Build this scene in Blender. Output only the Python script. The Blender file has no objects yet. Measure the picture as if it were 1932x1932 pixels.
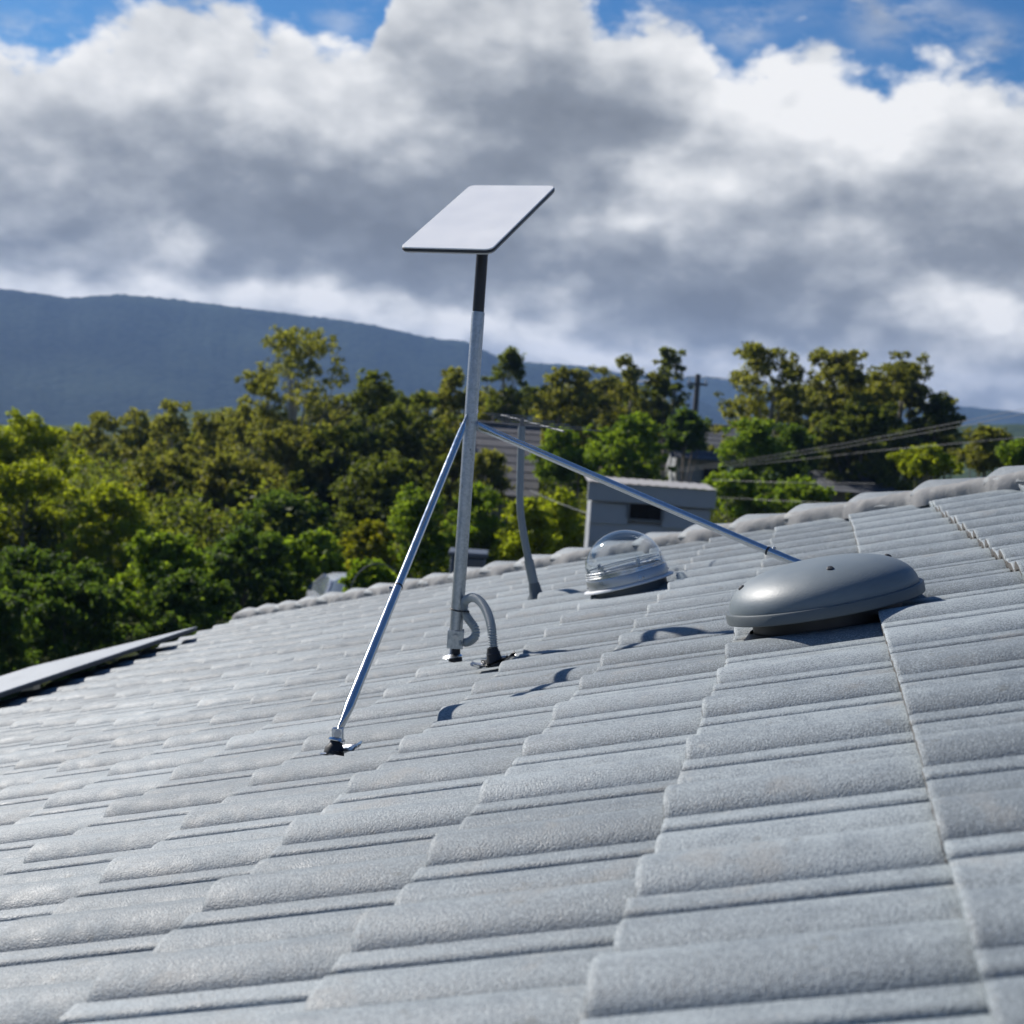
import bpy, bmesh, math, random
import numpy as np
from mathutils import Vector, Matrix

# ------------------------------------------------------------------ camera
F = 2895.0                     # focal length for a 1932 px wide frame
W0 = 1932.0
PITCH = math.radians(18.5)     # roof pitch
DIST = 0.4085                  # camera height above the tile tops, square to the roof
EYE = 4.65                     # eye height above the ground
SP, CP = math.sin(PITCH), math.cos(PITCH)
d1 = np.array([582.0, -177.0, F]); d1 /= np.linalg.norm(d1)      # course direction, camera axes (right, down, forward)
nd = np.array([0.25, 1.0, (177.0 - 582 * 0.25) / F]); nd /= np.linalg.norm(nd)
us = np.cross(nd, d1)
if us[0] < 0: us = -us
UPC = -CP * nd + SP * us
YC = d1
XC = np.cross(YC, UPC)
R = np.array([XC, YC, UPC])    # camera axes -> world axes
EYEP = np.array([0.0, 0.0, EYE])

def at(x, y, z):
    """world point seen at (x, y) of the photograph at camera depth z"""
    return EYEP + R @ (np.array([(x - 966) / F, (y - 966) / F, 1.0]) * z)

def roofp(s, t, h=0.0):
    """world point on the roof: s up the slope, t along the courses, h square to it"""
    return np.array([(DIST - h) * SP + s * CP, t, EYE - (DIST - h) * CP + s * SP])

def roofst(x, y, h=0.0):
    r = np.array([(x - 966) / F, (y - 966) / F, 1.0])
    X = r * (DIST - h) / (nd @ r)
    return float(X @ us), float(X @ d1)

def proj(p):
    c = R.T @ (np.asarray(p) - EYEP)
    return 966 + F * c[0] / c[2], 966 + F * c[1] / c[2], c[2]

def depth(p):
    return float((R.T @ (np.asarray(p) - EYEP))[2])

scene = bpy.context.scene
cam_d = bpy.data.cameras.new('camera')
cam = bpy.data.objects.new('camera', cam_d)
scene.collection.objects.link(cam)
right, up_, back = R[:, 0], -R[:, 1], -R[:, 2]
cam.matrix_world = Matrix(((right[0], up_[0], back[0], 0), (right[1], up_[1], back[1], 0),
                           (right[2], up_[2], back[2], EYE), (0, 0, 0, 1)))
cam_d.sensor_width = 36.0
cam_d.lens = 36.0 * F / W0
cam_d.clip_start = 0.05
cam_d.clip_end = 20000
cam_d.dof.use_dof = True
cam_d.dof.focus_distance = 3.1
cam_d.dof.aperture_fstop = 7.0
scene.camera = cam

# ------------------------------------------------------------------ light
SUN_C = np.array([-0.473, -0.548, 0.455]); SUN = R @ SUN_C; SUN /= np.linalg.norm(SUN)
SUN_EL = math.asin(SUN[2]); SUN_AZ = math.atan2(SUN[0], SUN[1])
sun_d = bpy.data.lights.new('sun', 'SUN')
sun_d.energy = 5.0
sun_d.angle = math.radians(0.6)
sun_d.color = (1.0, 0.95, 0.88)
sun = bpy.data.objects.new('sun', sun_d)
scene.collection.objects.link(sun)
sun.rotation_euler = Vector(SUN).to_track_quat('Z', 'Y').to_euler()
sun.location = (0, 0, 60)

scene.view_settings.view_transform = 'Standard'
scene.view_settings.look = 'None'
scene.view_settings.exposure = 0.3
scene.view_settings.gamma = 1.0
scene.render.film_transparent = False
scene.cycles.use_denoising = True
scene.cycles.max_bounces = 8
scene.cycles.diffuse_bounces = 3
scene.cycles.glossy_bounces = 4
scene.cycles.use_adaptive_sampling = True
scene.cycles.adaptive_threshold = 0.02
scene.cycles.transparent_max_bounces = 16
scene.cycles.caustics_reflective = False
scene.cycles.caustics_refractive = False

# ------------------------------------------------------------------ node helper
class NT:
    def __init__(s, tree):
        s.t = tree; s.n = tree.nodes; s.l = tree.links
    def put(s, sock, v):
        if v is None: return
        if isinstance(v, bpy.types.NodeSocket): s.l.new(v, sock)
        else:
            if sock.type in ('RGBA',) and not isinstance(v, (int, float)) and len(v) == 3: v = (*v, 1)
            if sock.type == 'VECTOR' and isinstance(v, (int, float)): v = (v, v, v)
            sock.default_value = v
    def m(s, op, a, b=None, c=None, clamp=False):
        n = s.n.new('ShaderNodeMath'); n.operation = op; n.use_clamp = clamp
        for i, v in enumerate((a, b, c)): s.put(n.inputs[i], v)
        return n.outputs[0]
    def v(s, op, a, b=None, c=None, out=0):
        n = s.n.new('ShaderNodeVectorMath'); n.operation = op
        for i, v in enumerate((a, b, c)): s.put(n.inputs[i], v)
        return n.outputs['Value'] if op in ('LENGTH', 'DOT_PRODUCT', 'DISTANCE') else n.outputs[0]
    def noise(s, vec, scale, detail=2, rough=0.5, dist=0.0, out='Fac', lac=2.0):
        n = s.n.new('ShaderNodeTexNoise'); s.put(n.inputs['Vector'], vec)
        n.inputs['Scale'].default_value = scale; n.inputs['Detail'].default_value = detail
        n.inputs['Roughness'].default_value = rough; n.inputs['Distortion'].default_value = dist
        n.inputs['Lacunarity'].default_value = lac
        return n.outputs[out]
    def vor(s, vec, scale, feature='F1', out='Distance', detail=0.0, smooth=0.5):
        n = s.n.new('ShaderNodeTexVoronoi'); n.feature = feature; s.put(n.inputs['Vector'], vec)
        n.inputs['Scale'].default_value = scale; n.inputs['Detail'].default_value = detail
        if feature == 'SMOOTH_F1': n.inputs['Smoothness'].default_value = smooth
        return n.outputs[out]
    def ramp(s, fac, stops, interp='LINEAR'):
        n = s.n.new('ShaderNodeValToRGB'); s.put(n.inputs[0], fac); cr = n.color_ramp; cr.interpolation = interp
        while len(cr.elements) < len(stops): cr.elements.new(0.5)
        for e, (p, c) in zip(cr.elements, stops):
            e.position = p
            e.color = (c, c, c, 1) if isinstance(c, (int, float)) else (*c, 1)
        return n.outputs[0]
    def maprange(s, v, a, b, c=0.0, d=1.0, kind='SMOOTHSTEP'):
        n = s.n.new('ShaderNodeMapRange'); n.interpolation_type = kind
        for i, x in enumerate((v, a, b, c, d)): s.put(n.inputs[i], x)
        return n.outputs[0]
    def mix(s, f, a, b, mode='MIX'):
        n = s.n.new('ShaderNodeMix'); n.data_type = 'RGBA'; n.blend_type = mode
        s.put(n.inputs[0], f); s.put(n.inputs[6], a); s.put(n.inputs[7], b)
        return n.outputs[2]
    def bump(s, h, strength=0.5, dist=0.01, normal=None):
        n = s.n.new('ShaderNodeBump'); s.put(n.inputs['Height'], h)
        n.inputs['Strength'].default_value = strength; n.inputs['Distance'].default_value = dist
        if normal is not None: s.l.new(normal, n.inputs['Normal'])
        return n.outputs[0]

# ------------------------------------------------------------------ world: clear sky with cumulus
world = bpy.data.worlds.new('World'); scene.world = world; world.use_nodes = True
T = NT(world.node_tree); T.n.clear()
sky = T.n.new('ShaderNodeTexSky'); sky.sky_type = 'NISHITA'; sky.sun_disc = False
sky.sun_elevation = SUN_EL; sky.sun_rotation = SUN_AZ
sky.air_density = 1.0; sky.dust_density = 0.4; sky.ozone_density = 2.0; sky.altitude = 50
SKY_STRENGTH = 0.1
dirv = T.n.new('ShaderNodeTexCoord').outputs['Generated']
sep = T.n.new('ShaderNodeSeparateXYZ'); T.l.new(dirv, sep.inputs[0])
FWD = R[:, 2]; AZ0 = math.atan2(FWD[0], FWD[1])
def azel(x, y):
    p = R @ np.array([(x - 966) / F, (y - 966) / F, 1.0]); p /= np.linalg.norm(p)
    return math.atan2(p[0], p[1]) - AZ0, math.asin(p[2])
az = T.m('SUBTRACT', T.m('ARCTAN2', sep.outputs[0], sep.outputs[1]), AZ0)
el = T.m('ARCSINE', sep.outputs[2])
cmb = T.n.new('ShaderNodeCombineXYZ'); T.l.new(az, cmb.inputs[0]); T.l.new(el, cmb.inputs[1])
uv0 = cmb.outputs[0]
pv = T.v('MULTIPLY', dirv, (1.0, 1.0, 1.55))
wn = T.noise(pv, 9.0, 3, 0.55, out='Color')
wv = T.v('SUBTRACT', wn, (0.5, 0.5, 0.5))
wn2 = T.noise(pv, 34.0, 3, 0.55, out='Color')
wv2 = T.v('SUBTRACT', wn2, (0.5, 0.5, 0.5))
uv = T.v('MULTIPLY_ADD', wv2, (0.028, 0.022, 0), T.v('MULTIPLY_ADD', wv, (0.10, 0.055, 0), uv0))
uvt = T.v('MULTIPLY_ADD', wv2, (0.014, 0.012, 0), T.v('MULTIPLY_ADD', wv, (0.02, 0.015, 0), uv0))
suv = T.n.new('ShaderNodeSeparateXYZ'); T.l.new(uvt, suv.inputs[0])
# outline of the cloud bank's top, by bearing
TOP = [(-200, 60), (0, 105), (60, 105), (140, 95), (190, 45), (330, 18), (440, 22), (500, 62), (560, 58), (640, 98), (690, 112),
       (725, 20), (800, -60), (1040, -50), (1100, 5), (1140, 70), (1180, 62), (1290, 45), (1330, 95), (1400, 150), (1460, 130),
       (1540, 92), (1610, 130), (1660, 148), (1760, 138), (1850, 150), (1932, 190), (2150, 120)]
cur = T.n.new('ShaderNodeFloatCurve')
cm = cur.mapping; cv = cm.curves[0]
pts = []
for x, y in TOP:
    a, e = azel(x, y); pts.append(((a + 0.45) / 0.9, e / 0.4))
pts = [(0.0, pts[0][1])] + pts + [(1.0, pts[-1][1])]
while len(cv.points) < len(pts): cv.points.new(0.5, 0.5)
for p, (a, b) in zip(cv.points, pts): p.location = (a, b); p.handle_type = 'AUTO'
cm.update()
T.put(cur.inputs['Value'], T.maprange(suv.outputs[0], -0.45, 0.45, 0, 1, 'LINEAR'))
top = T.m('MULTIPLY', cur.outputs[0], 0.4)
puff = T.m('SUBTRACT', 0.5, T.vor(T.v('MULTIPLY_ADD', wv2, (0.02, 0.02, 0.02), pv), 34.0, 'F1'))
puff2 = T.m('SUBTRACT', 0.5, T.vor(T.v('MULTIPLY_ADD', wv2, (0.02, 0.02, 0.02), pv), 85.0, 'F1'))
fb = T.noise(pv, 26.0, 6, 0.56)
fbc = T.m('SUBTRACT', fb, 0.5)
depth_in = T.m('ADD', T.m('SUBTRACT', top, suv.outputs[1]), T.m('ADD', T.m('MULTIPLY_ADD', puff2, 0.010, T.m('MULTIPLY_ADD', puff, 0.020, 0.002)), T.m('MULTIPLY', fbc, 0.060)))
cover = T.maprange(depth_in, -0.012, 0.010)
# scattered wisps above the bank
wn3 = T.noise(T.v('MULTIPLY', dirv, (1, 1, 2.2)), 17.0, 5, 0.6)
wlow = T.noise(dirv, 4.5, 2, 0.5)
wmask = T.m('MULTIPLY', T.maprange(wn3, 0.53, 0.74), T.maprange(wlow, 0.42, 0.58))
wisp = T.m('MULTIPLY', wmask, 0.75)

def blob_sum(items, base=None):
    acc = base
    for (x, y, sx, sy, amp) in items:
        a, e = azel(x, y); ix, iy = F / sx, F / sy
        q = T.v('MULTIPLY_ADD', uv, (ix, iy, 0), (-a * ix, -e * iy, 0))
        g = T.m('POWER', 0.3679, T.v('DOT_PRODUCT', q, q))
        acc = T.m('MULTIPLY_ADD', g, amp, acc if acc is not None else 0.0)
    return acc
wis_extra = blob_sum([(1390, 45, 60, 45, 0.75), (1640, 12, 110, 30, 0.7), (1720, 65, 110, 30, 0.42), (1860, 130, 70, 45, 0.75),
                      (1200, 22, 70, 30, 0.6), (40, 60, 70, 30, 0.5), (200, 55, 70, 30, 0.5), (670, 30, 40, 40, 0.35)])
wisp2 = T.m('MULTIPLY', wis_extra, T.maprange(wn3, 0.36, 0.62))
cover = T.m('MAXIMUM', cover, T.m('MAXIMUM', wisp, wisp2), clamp=True)
# brightness of the bank
bright = blob_sum([
    (60, 190, 190, 90, 0.22), (300, 130, 200, 90, 0.30), (520, 200, 150, 110, 0.22), (700, 240, 170, 90, 0.22),
    (860, 60, 220, 70, 0.24), (1230, 150, 130, 80, 0.26), (1290, 330, 150, 80, 0.42), (1500, 160, 170, 90, 0.32), (1750, 230, 260, 110, 0.34),
    (1560, 300, 200, 70, 0.20), (300, 440, 60, 45, 0.42), (180, 500, 220, 45, 0.24), (100, 560, 250, 50, 0.26),
    (600, 585, 300, 36, 0.44), (860, 615, 180, 34, 0.30), (200, 548, 200, 30, 0.26), (1075, 545, 70, 36, 0.34), (1750, 560, 90, 60, 0.46), (1180, 430, 70, 30, 0.22),
    (1890, 610, 110, 50, 0.55), (1050, 660, 280, 36, 0.36), (1600, 700, 420, 56, 0.42), (1460, 450, 180, 50, 0.16),
    (500, 370, 280, 110, -0.20), (620, 460, 240, 70, -0.22), (1180, 260, 190, 70, -0.28), (960, 190, 120, 80, -0.12),
    (1320, 560, 220, 80, -0.22), (1830, 440, 180, 90, -0.16), (900, 430, 200, 110, -0.14), (1450, 620, 240, 40, -0.15),
], 0.40)
off = np.array([-0.010, 0.004, 0.016])
pv2 = T.v('ADD', pv, (float(SUN[0] * 0.012), float(SUN[1] * 0.012 - 0.004), 0.016))
fb2 = T.noise(pv2, 26.0, 4, 0.56)
relief = T.m('SUBTRACT', fb, fb2)
pv3 = T.v('ADD', pv, (float(SUN[0] * 0.022), float(SUN[1] * 0.022 - 0.006), 0.034))
relief2 = T.m('SUBTRACT', T.noise(pv, 13.0, 3, 0.5), T.noise(pv3, 13.0, 3, 0.5))
rim = T.m('MULTIPLY', T.m('POWER', 0.3679, T.m('MULTIPLY', T.m('MAXIMUM', depth_in, 0.0), 22.0)), 0.34)
low = T.noise(pv, 8.0, 3, 0.55)
bri = T.m('ADD', T.m('ADD', bright, rim), T.m('ADD', T.m('MULTIPLY_ADD', relief, 0.42, T.m('MULTIPLY_ADD', relief2, 0.72, T.m('MULTIPLY_ADD', T.m('SUBTRACT', puff2, 0.1), 0.07, T.m('MULTIPLY', T.m('SUBTRACT', puff, 0.1), 0.16)))), T.m('MULTIPLY', T.m('SUBTRACT', low, 0.5), 0.36)))
ccol = T.ramp(bri, [(0.0, (0.200, 0.225, 0.264)), (0.30, (0.272, 0.303, 0.350)), (0.56, (0.440, 0.470, 0.515)), (0.84, (0.740, 0.760, 0.785)),
                    (1.0, (0.93, 0.935, 0.945))])
ccol = T.v('MULTIPLY', ccol, (0.81 / SKY_STRENGTH,) * 3)
skyc = T.v('MULTIPLY', sky.outputs[0], (0.20, 0.42, 0.66))
# thin air light near the horizon
col = T.mix(cover, skyc, ccol)
bg = T.n.new('ShaderNodeBackground'); T.l.new(col, bg.inputs[0]); bg.inputs[1].default_value = SKY_STRENGTH
wo = T.n.new('ShaderNodeOutputWorld'); T.l.new(bg.outputs[0], wo.inputs[0])
world.cycles.sampling_method = 'MANUAL'; world.cycles.sample_map_resolution = 512

# ------------------------------------------------------------------ materials
def mat(name):
    m = bpy.data.materials.new(name); m.use_nodes = True
    t = NT(m.node_tree); t.n.clear()
    out = t.n.new('ShaderNodeOutputMaterial'); b = t.n.new('ShaderNodeBsdfPrincipled')
    t.l.new(b.outputs[0], out.inputs[0])
    t.b = b; t.out = out; t.mat = m
    t.pos = t.n.new('ShaderNodeNewGeometry').outputs['Position']
    return t
def simple(name, col, rough=0.5, metal=0.0, var=0.12, scale=30.0, bump=0.0, bscale=200.0, spec=0.5, rvar=0.1):
    t = mat(name)
    n = t.noise(t.pos, scale, 4, 0.6)
    c = t.mix(n, tuple(x * (1 - var) for x in col), tuple(min(1, x * (1 + var)) for x in col))
    t.put(t.b.inputs['Base Color'], c)
    t.put(t.b.inputs['Roughness'], t.maprange(n, 0.3, 0.7, max(0.02, rough - rvar), min(1, rough + rvar), 'LINEAR'))
    t.b.inputs['Metallic'].default_value = metal
    t.b.inputs['Specular IOR Level'].default_value = spec
    if bump: t.l.new(t.bump(t.noise(t.pos, bscale, 3, 0.6), bump, 0.002), t.b.inputs['Normal'])
    return t.mat
M = {}
def tile_mat(name, lo, hi, warm=0.0):
    t = mat(name)
    geo = t.n.new('ShaderNodeNewGeometry'); oi = t.n.new('ShaderNodeObjectInfo')
    big = t.noise(t.pos, 1.3, 3, 0.55); mid = t.noise(t.pos, 22.0, 5, 0.65); gr = t.noise(t.pos, 300.0, 3, 0.75)
    # rain streaks running down the slope
    st = t.noise(t.v('MULTIPLY', t.pos, (3.0, 40.0, 9.0)), 1.0, 4, 0.6)
    rnd = t.m('FRACT', t.m('ADD', oi.outputs['Random'], geo.outputs['Random Per Island']))
    f = t.m('ADD', t.m('MULTIPLY', big, 0.35), t.m('MULTIPLY', mid, 0.40))
    f = t.m('ADD', f, t.m('ADD', t.m('MULTIPLY', gr, 1.7), t.m('MULTIPLY', st, 0.30)))
    f = t.m('ADD', f, t.m('MULTIPLY', rnd, 0.20))
    f = t.m('SUBTRACT', f, 0.995)
    c = t.ramp(f, [(0.12, tuple(x * 0.72 for x in lo)), (0.40, lo), (0.62, hi), (0.9, tuple(min(0.6, x * 1.2) for x in hi))])
    stain = t.maprange(t.noise(t.pos, 7.0, 6, 0.65), 0.56, 0.70)
    c = t.mix(t.m('MULTIPLY', stain, 0.42), c, (0.27, 0.258, 0.235))
    lich = t.maprange(t.noise(t.pos, 26.0, 4, 0.7), 0.63, 0.70)
    c = t.mix(t.m('MULTIPLY', lich, 0.45), c, (0.115, 0.118, 0.105))
    pale = t.maprange(t.noise(t.v('ADD', t.pos, (7.0, 3.0, 1.0)), 34.0, 4, 0.7), 0.64, 0.70)
    c = t.mix(t.m('MULTIPLY', pale, 0.40), c, (0.40, 0.41, 0.40))
    spot = t.maprange(t.vor(t.pos, 60.0), 0.02, 0.10, 1, 0)
    c = t.mix(t.m('MULTIPLY', spot, 0.25), c, (0.13, 0.135, 0.14))
    t.put(t.b.inputs['Base Color'], c)
    t.put(t.b.inputs['Roughness'], t.maprange(mid, 0.3, 0.7, 0.50, 0.72, 'LINEAR'))
    t.b.inputs['Specular IOR Level'].default_value = 0.46
    h = t.m('ADD', t.m('MULTIPLY', t.vor(t.pos, 400.0), -0.75), t.m('MULTIPLY', t.noise(t.pos, 45.0, 3, 0.6), 0.8))
    t.l.new(t.bump(h, 0.32, 0.0036), t.b.inputs['Normal'])
    return t.mat
M['tile'] = tile_mat('roof tile concrete', (0.165, 0.193, 0.211), (0.290, 0.328, 0.346))
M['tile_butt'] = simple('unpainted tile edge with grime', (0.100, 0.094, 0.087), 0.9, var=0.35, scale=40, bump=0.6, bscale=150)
M['cap'] = tile_mat('ridge cap concrete', (0.160, 0.180, 0.195), (0.245, 0.270, 0.285))
M['mortar'] = simple('mortar', (0.25, 0.25, 0.248), 0.9, var=0.32, scale=18, bump=0.9, bscale=90)
t = mat('galvanised steel')
vz = t.vor(t.pos, 190.0, out='Color'); sv = t.n.new('ShaderNodeSeparateColor'); t.l.new(vz, sv.inputs[0])
nz = t.noise(t.pos, 45.0, 5, 0.65); streak = t.noise(t.v('MULTIPLY', t.pos, (160, 160, 5)), 1.0, 4, 0.6)
f = t.m('ADD', t.m('MULTIPLY', sv.outputs[0], 0.25), t.m('ADD', t.m('MULTIPLY', nz, 0.5), t.m('MULTIPLY', streak, 0.4)))
c = t.ramp(f, [(0.25, (0.30, 0.33, 0.35)), (0.7, (0.50, 0.525, 0.54))])
dark = t.maprange(t.noise(t.v('MULTIPLY', t.pos, (1, 1, 0.35)), 85.0, 3, 0.6), 0.66, 0.72)
c = t.mix(t.m('MULTIPLY', dark, 0.75), c, (0.10, 0.095, 0.09))
t.put(t.b.inputs['Base Color'], c)
t.b.inputs['Metallic'].default_value = 0.85
t.put(t.b.inputs['Roughness'], t.maprange(f, 0.2, 0.8, 0.52, 0.34, 'LINEAR'))
t.l.new(t.bump(t.m('ADD', nz, t.m('MULTIPLY', dark, -0.6)), 0.25, 0.0015), t.b.inputs['Normal'])
M['galv'] = t.mat
t = mat('zinc plated steel')
nz = t.noise(t.pos, 30.0, 4, 0.6); scr = t.noise(t.pos, 140.0, 3, 0.7)
c = t.mix(nz, (0.56, 0.58, 0.61), (0.70, 0.715, 0.73))
c = t.mix(t.m('MULTIPLY', t.maprange(scr, 0.66, 0.72), 0.7), c, (0.16, 0.16, 0.17))
t.put(t.b.inputs['Base Color'], c); t.b.inputs['Metallic'].default_value = 1.0
t.put(t.b.inputs['Roughness'], t.maprange(nz, 0.3, 0.7, 0.16, 0.26, 'LINEAR'))
M['zinc'] = t.mat
M['alu'] = simple('crumpled aluminium flashing', (0.72, 0.73, 0.75), 0.30, 1.0, bump=0.4, bscale=60)
M['black_steel'] = simple('black painted mast', (0.012, 0.013, 0.017), 0.38, 0.0, var=0.3)
M['rubber'] = simple('black rubber', (0.012, 0.013, 0.016), 0.55, 0.0, var=0.3, bump=0.3, bscale=120)
M['bolt'] = simple('bolt steel', (0.45, 0.46, 0.48), 0.30, 1.0)
M['dish_white'] = simple('white antenna face', (0.94, 0.935, 0.92), 0.42, 0.0, var=0.02, scale=8)
M['dish_trim'] = simple('dark antenna trim', (0.02, 0.024, 0.035), 0.4)
M['dish_back'] = simple('grey antenna shell', (0.50, 0.50, 0.51), 0.45, 0.0, var=0.04)
M['conduit'] = simple('grey conduit plastic', (0.34, 0.37, 0.38), 0.40, 0.0, var=0.12, scale=60)
M['vent'] = simple('grey vent plastic', (0.150, 0.180, 0.198), 0.48, 0.0, var=0.12, scale=14, bump=0.22, bscale=240, rvar=0.05)
M['vent_lip'] = simple('grey vent lip', (0.10, 0.118, 0.128), 0.5, 0.0, var=0.08, bump=0.2)
M['vent_dark'] = simple('dark vent throat', (0.035, 0.037, 0.042), 0.55, 0.0, var=0.2)
M['ring_metal'] = simple('skylight collar metal', (0.46, 0.48, 0.50), 0.34, 0.75, var=0.1)
M['white_plastic'] = simple('white flange', (0.72, 0.73, 0.74), 0.4, var=0.06)
M['tube_silver'] = simple('mirror tube', (0.75, 0.76, 0.78), 0.18, 1.0)
t = mat('clear acrylic')
fr = t.n.new('ShaderNodeLayerWeight'); fr.inputs[0].default_value = 0.5
tr = t.n.new('ShaderNodeBsdfTransparent'); tr.inputs[0].default_value = (0.90, 0.93, 0.95, 1)
gl = t.n.new('ShaderNodeBsdfGlossy'); gl.inputs['Roughness'].default_value = 0.04; gl.inputs['Color'].default_value = (1, 1, 1, 1)
mx = t.n.new('ShaderNodeMixShader'); t.l.new(t.m('MULTIPLY_ADD', t.m('POWER', fr.outputs['Facing'], 4.0), 0.90, 0.05, clamp=True), mx.inputs[0])
t.l.new(tr.outputs[0], mx.inputs[1]); t.l.new(gl.outputs[0], mx.inputs[2]); t.l.new(mx.outputs[0], t.out.inputs[0])
t.n.remove(t.b); M['acrylic'] = t.mat
M['edge_shade'] = simple('shaded patio roof edge', (0.04, 0.045, 0.055), 0.42, 0.5, var=0.15)  # dark navy paints in the shade on the patio roof's side faces
t = mat('solar glass')
br = t.n.new('ShaderNodeTexBrick')
t.put(t.b.inputs['Base Color'], t.mix(t.noise(t.pos, 30, 3), (0.03, 0.035, 0.05), (0.05, 0.055, 0.07)))
t.n.remove(br)
t.b.inputs['Roughness'].default_value = 0.16
t.b.inputs['Coat Weight'].default_value = 0.7; t.b.inputs['Coat Roughness'].default_value = 0.12
M['solar'] = t.mat
M['panel_top'] = simple('light grey sheet', (0.30, 0.325, 0.35), 0.5, var=0.08, scale=6)
M['rail'] = simple('aluminium rail', (0.6, 0.61, 0.63), 0.4, 0.9)
M['mast_grey'] = simple('mast galvanised pipe', (0.22, 0.25, 0.27), 0.48, 0.5, var=0.12)
M['antenna_alu'] = simple('antenna aluminium', (0.16, 0.165, 0.17), 0.5, 0.4)
M['fascia'] = simple('fascia paint', (0.30, 0.32, 0.34), 0.5, var=0.06)
M['render_wall'] = simple('rendered wall', (0.48, 0.46, 0.42), 0.85, var=0.1, bump=0.4)
M['siding'] = simple('grey shed cladding', (0.36, 0.38, 0.40), 0.7, var=0.12, scale=3.0)
M['shed_roof'] = simple('pale shed roof', (0.36, 0.345, 0.335), 0.75, var=0.18, scale=2.5)
M['window_dark'] = simple('dark window glass', (0.006, 0.007, 0.008), 0.45, var=0.3, spec=0.15)
M['window_frame'] = simple('window frame', (0.13, 0.14, 0.15), 0.5)
M['old_roof'] = tile_mat('weathered far roof', (0.085, 0.08, 0.078), (0.155, 0.145, 0.14))
M['grey_roof'] = simple('grey steel roof', (0.085, 0.09, 0.10), 0.85, var=0.15, scale=1.5)
M['brick'] = simple('old wall', (0.26, 0.235, 0.215), 0.85, var=0.2, scale=3)
M['cable'] = simple('grey cable', (0.16, 0.165, 0.165), 0.5)
M['wood_pole'] = simple('weathered timber pole', (0.10, 0.088, 0.078), 0.85, var=0.3, scale=8)
M['bark'] = simple('bark', (0.20, 0.175, 0.145), 0.85, var=0.35, scale=6, bump=0.6, bscale=25)
M['gum_bark'] = simple('pale gum bark', (0.34, 0.31, 0.27), 0.8, var=0.3, scale=3)
M['car_paint'] = simple('silver car paint', (0.52, 0.54, 0.57), 0.25, 0.4, var=0.03)
M['car_paint_w'] = simple('pale car paint', (0.58, 0.62, 0.68), 0.25, 0.1, var=0.03)
M['car_glass'] = simple('car glass', (0.16, 0.19, 0.22), 0.08, var=0.1)  # pale base stands in for sky reflected in the windscreen
M['tyre'] = simple('tyre', (0.02, 0.02, 0.02), 0.8)
M['plastic_grey'] = simple('grey lid', (0.09, 0.105, 0.13), 0.45)

def leaf_mat(name, dark, light, tip):
    t = mat(name)
    geo = t.n.new('ShaderNodeNewGeometry'); rnd = geo.outputs['Random Per Island']
    big = t.noise(t.pos, 0.55, 3, 0.6)
    f = t.m('ADD', t.m('MULTIPLY', rnd, 0.55), t.m('MULTIPLY', big, 0.6))
    c = t.ramp(f, [(0.12, dark), (0.55, light), (0.92, tip)])
    t.put(t.b.inputs['Base Color'], c); t.b.inputs['Roughness'].default_value = 0.60
    t.b.inputs['Specular IOR Level'].default_value = 0.18
    tl = t.n.new('ShaderNodeBsdfTranslucent')
    t.l.new(t.v('MULTIPLY', c, (1.75, 1.75, 0.60)), tl.inputs[0])
    mx = t.n.new('ShaderNodeMixShader'); mx.inputs[0].default_value = 0.56
    t.l.new(t.b.outputs[0], mx.inputs[1]); t.l.new(tl.outputs[0], mx.inputs[2]); t.l.new(mx.outputs[0], t.out.inputs[0])
    return t.mat
LEAF = {
    'gum': leaf_mat('gum leaf', (0.071, 0.083, 0.028), (0.161, 0.170, 0.051), (0.265, 0.253, 0.081)),
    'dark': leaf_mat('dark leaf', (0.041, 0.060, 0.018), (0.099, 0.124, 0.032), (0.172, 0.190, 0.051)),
    'green': leaf_mat('green leaf', (0.063, 0.113, 0.016), (0.138, 0.207, 0.030), (0.230, 0.293, 0.046)),
    'lime': leaf_mat('lime leaf', (0.121, 0.155, 0.014), (0.230, 0.270, 0.023), (0.333, 0.356, 0.046)),
    'rust': leaf_mat('rusty leaf', (0.090, 0.112, 0.014), (0.175, 0.185, 0.022), (0.260, 0.235, 0.030)),
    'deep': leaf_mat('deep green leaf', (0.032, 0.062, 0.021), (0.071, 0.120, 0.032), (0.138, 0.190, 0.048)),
}

# ------------------------------------------------------------------ mesh helpers
COL = scene.collection
def tag(o, label=None, cat=None, group=None, kind=None):
    if label: o['label'] = label
    if cat: o['category'] = cat
    if group: o['group'] = group
    if kind: o['kind'] = kind
    return o
def empty(name, loc, label=None, cat=None, group=None, kind=None):
    o = bpy.data.objects.new(name, None); COL.objects.link(o); o.location = Vector([float(x) for x in loc])
    o.empty_display_size = 0.1
    o['_m'] = 0; del o['_m']
    return tag(o, label, cat, group, kind)
def parent(o, p):
    if p is not None:
        o.parent = p; o.matrix_parent_inverse = Matrix.Translation(-p.location) if p.parent is None else p.matrix_parent_inverse.copy()
    return o

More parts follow.
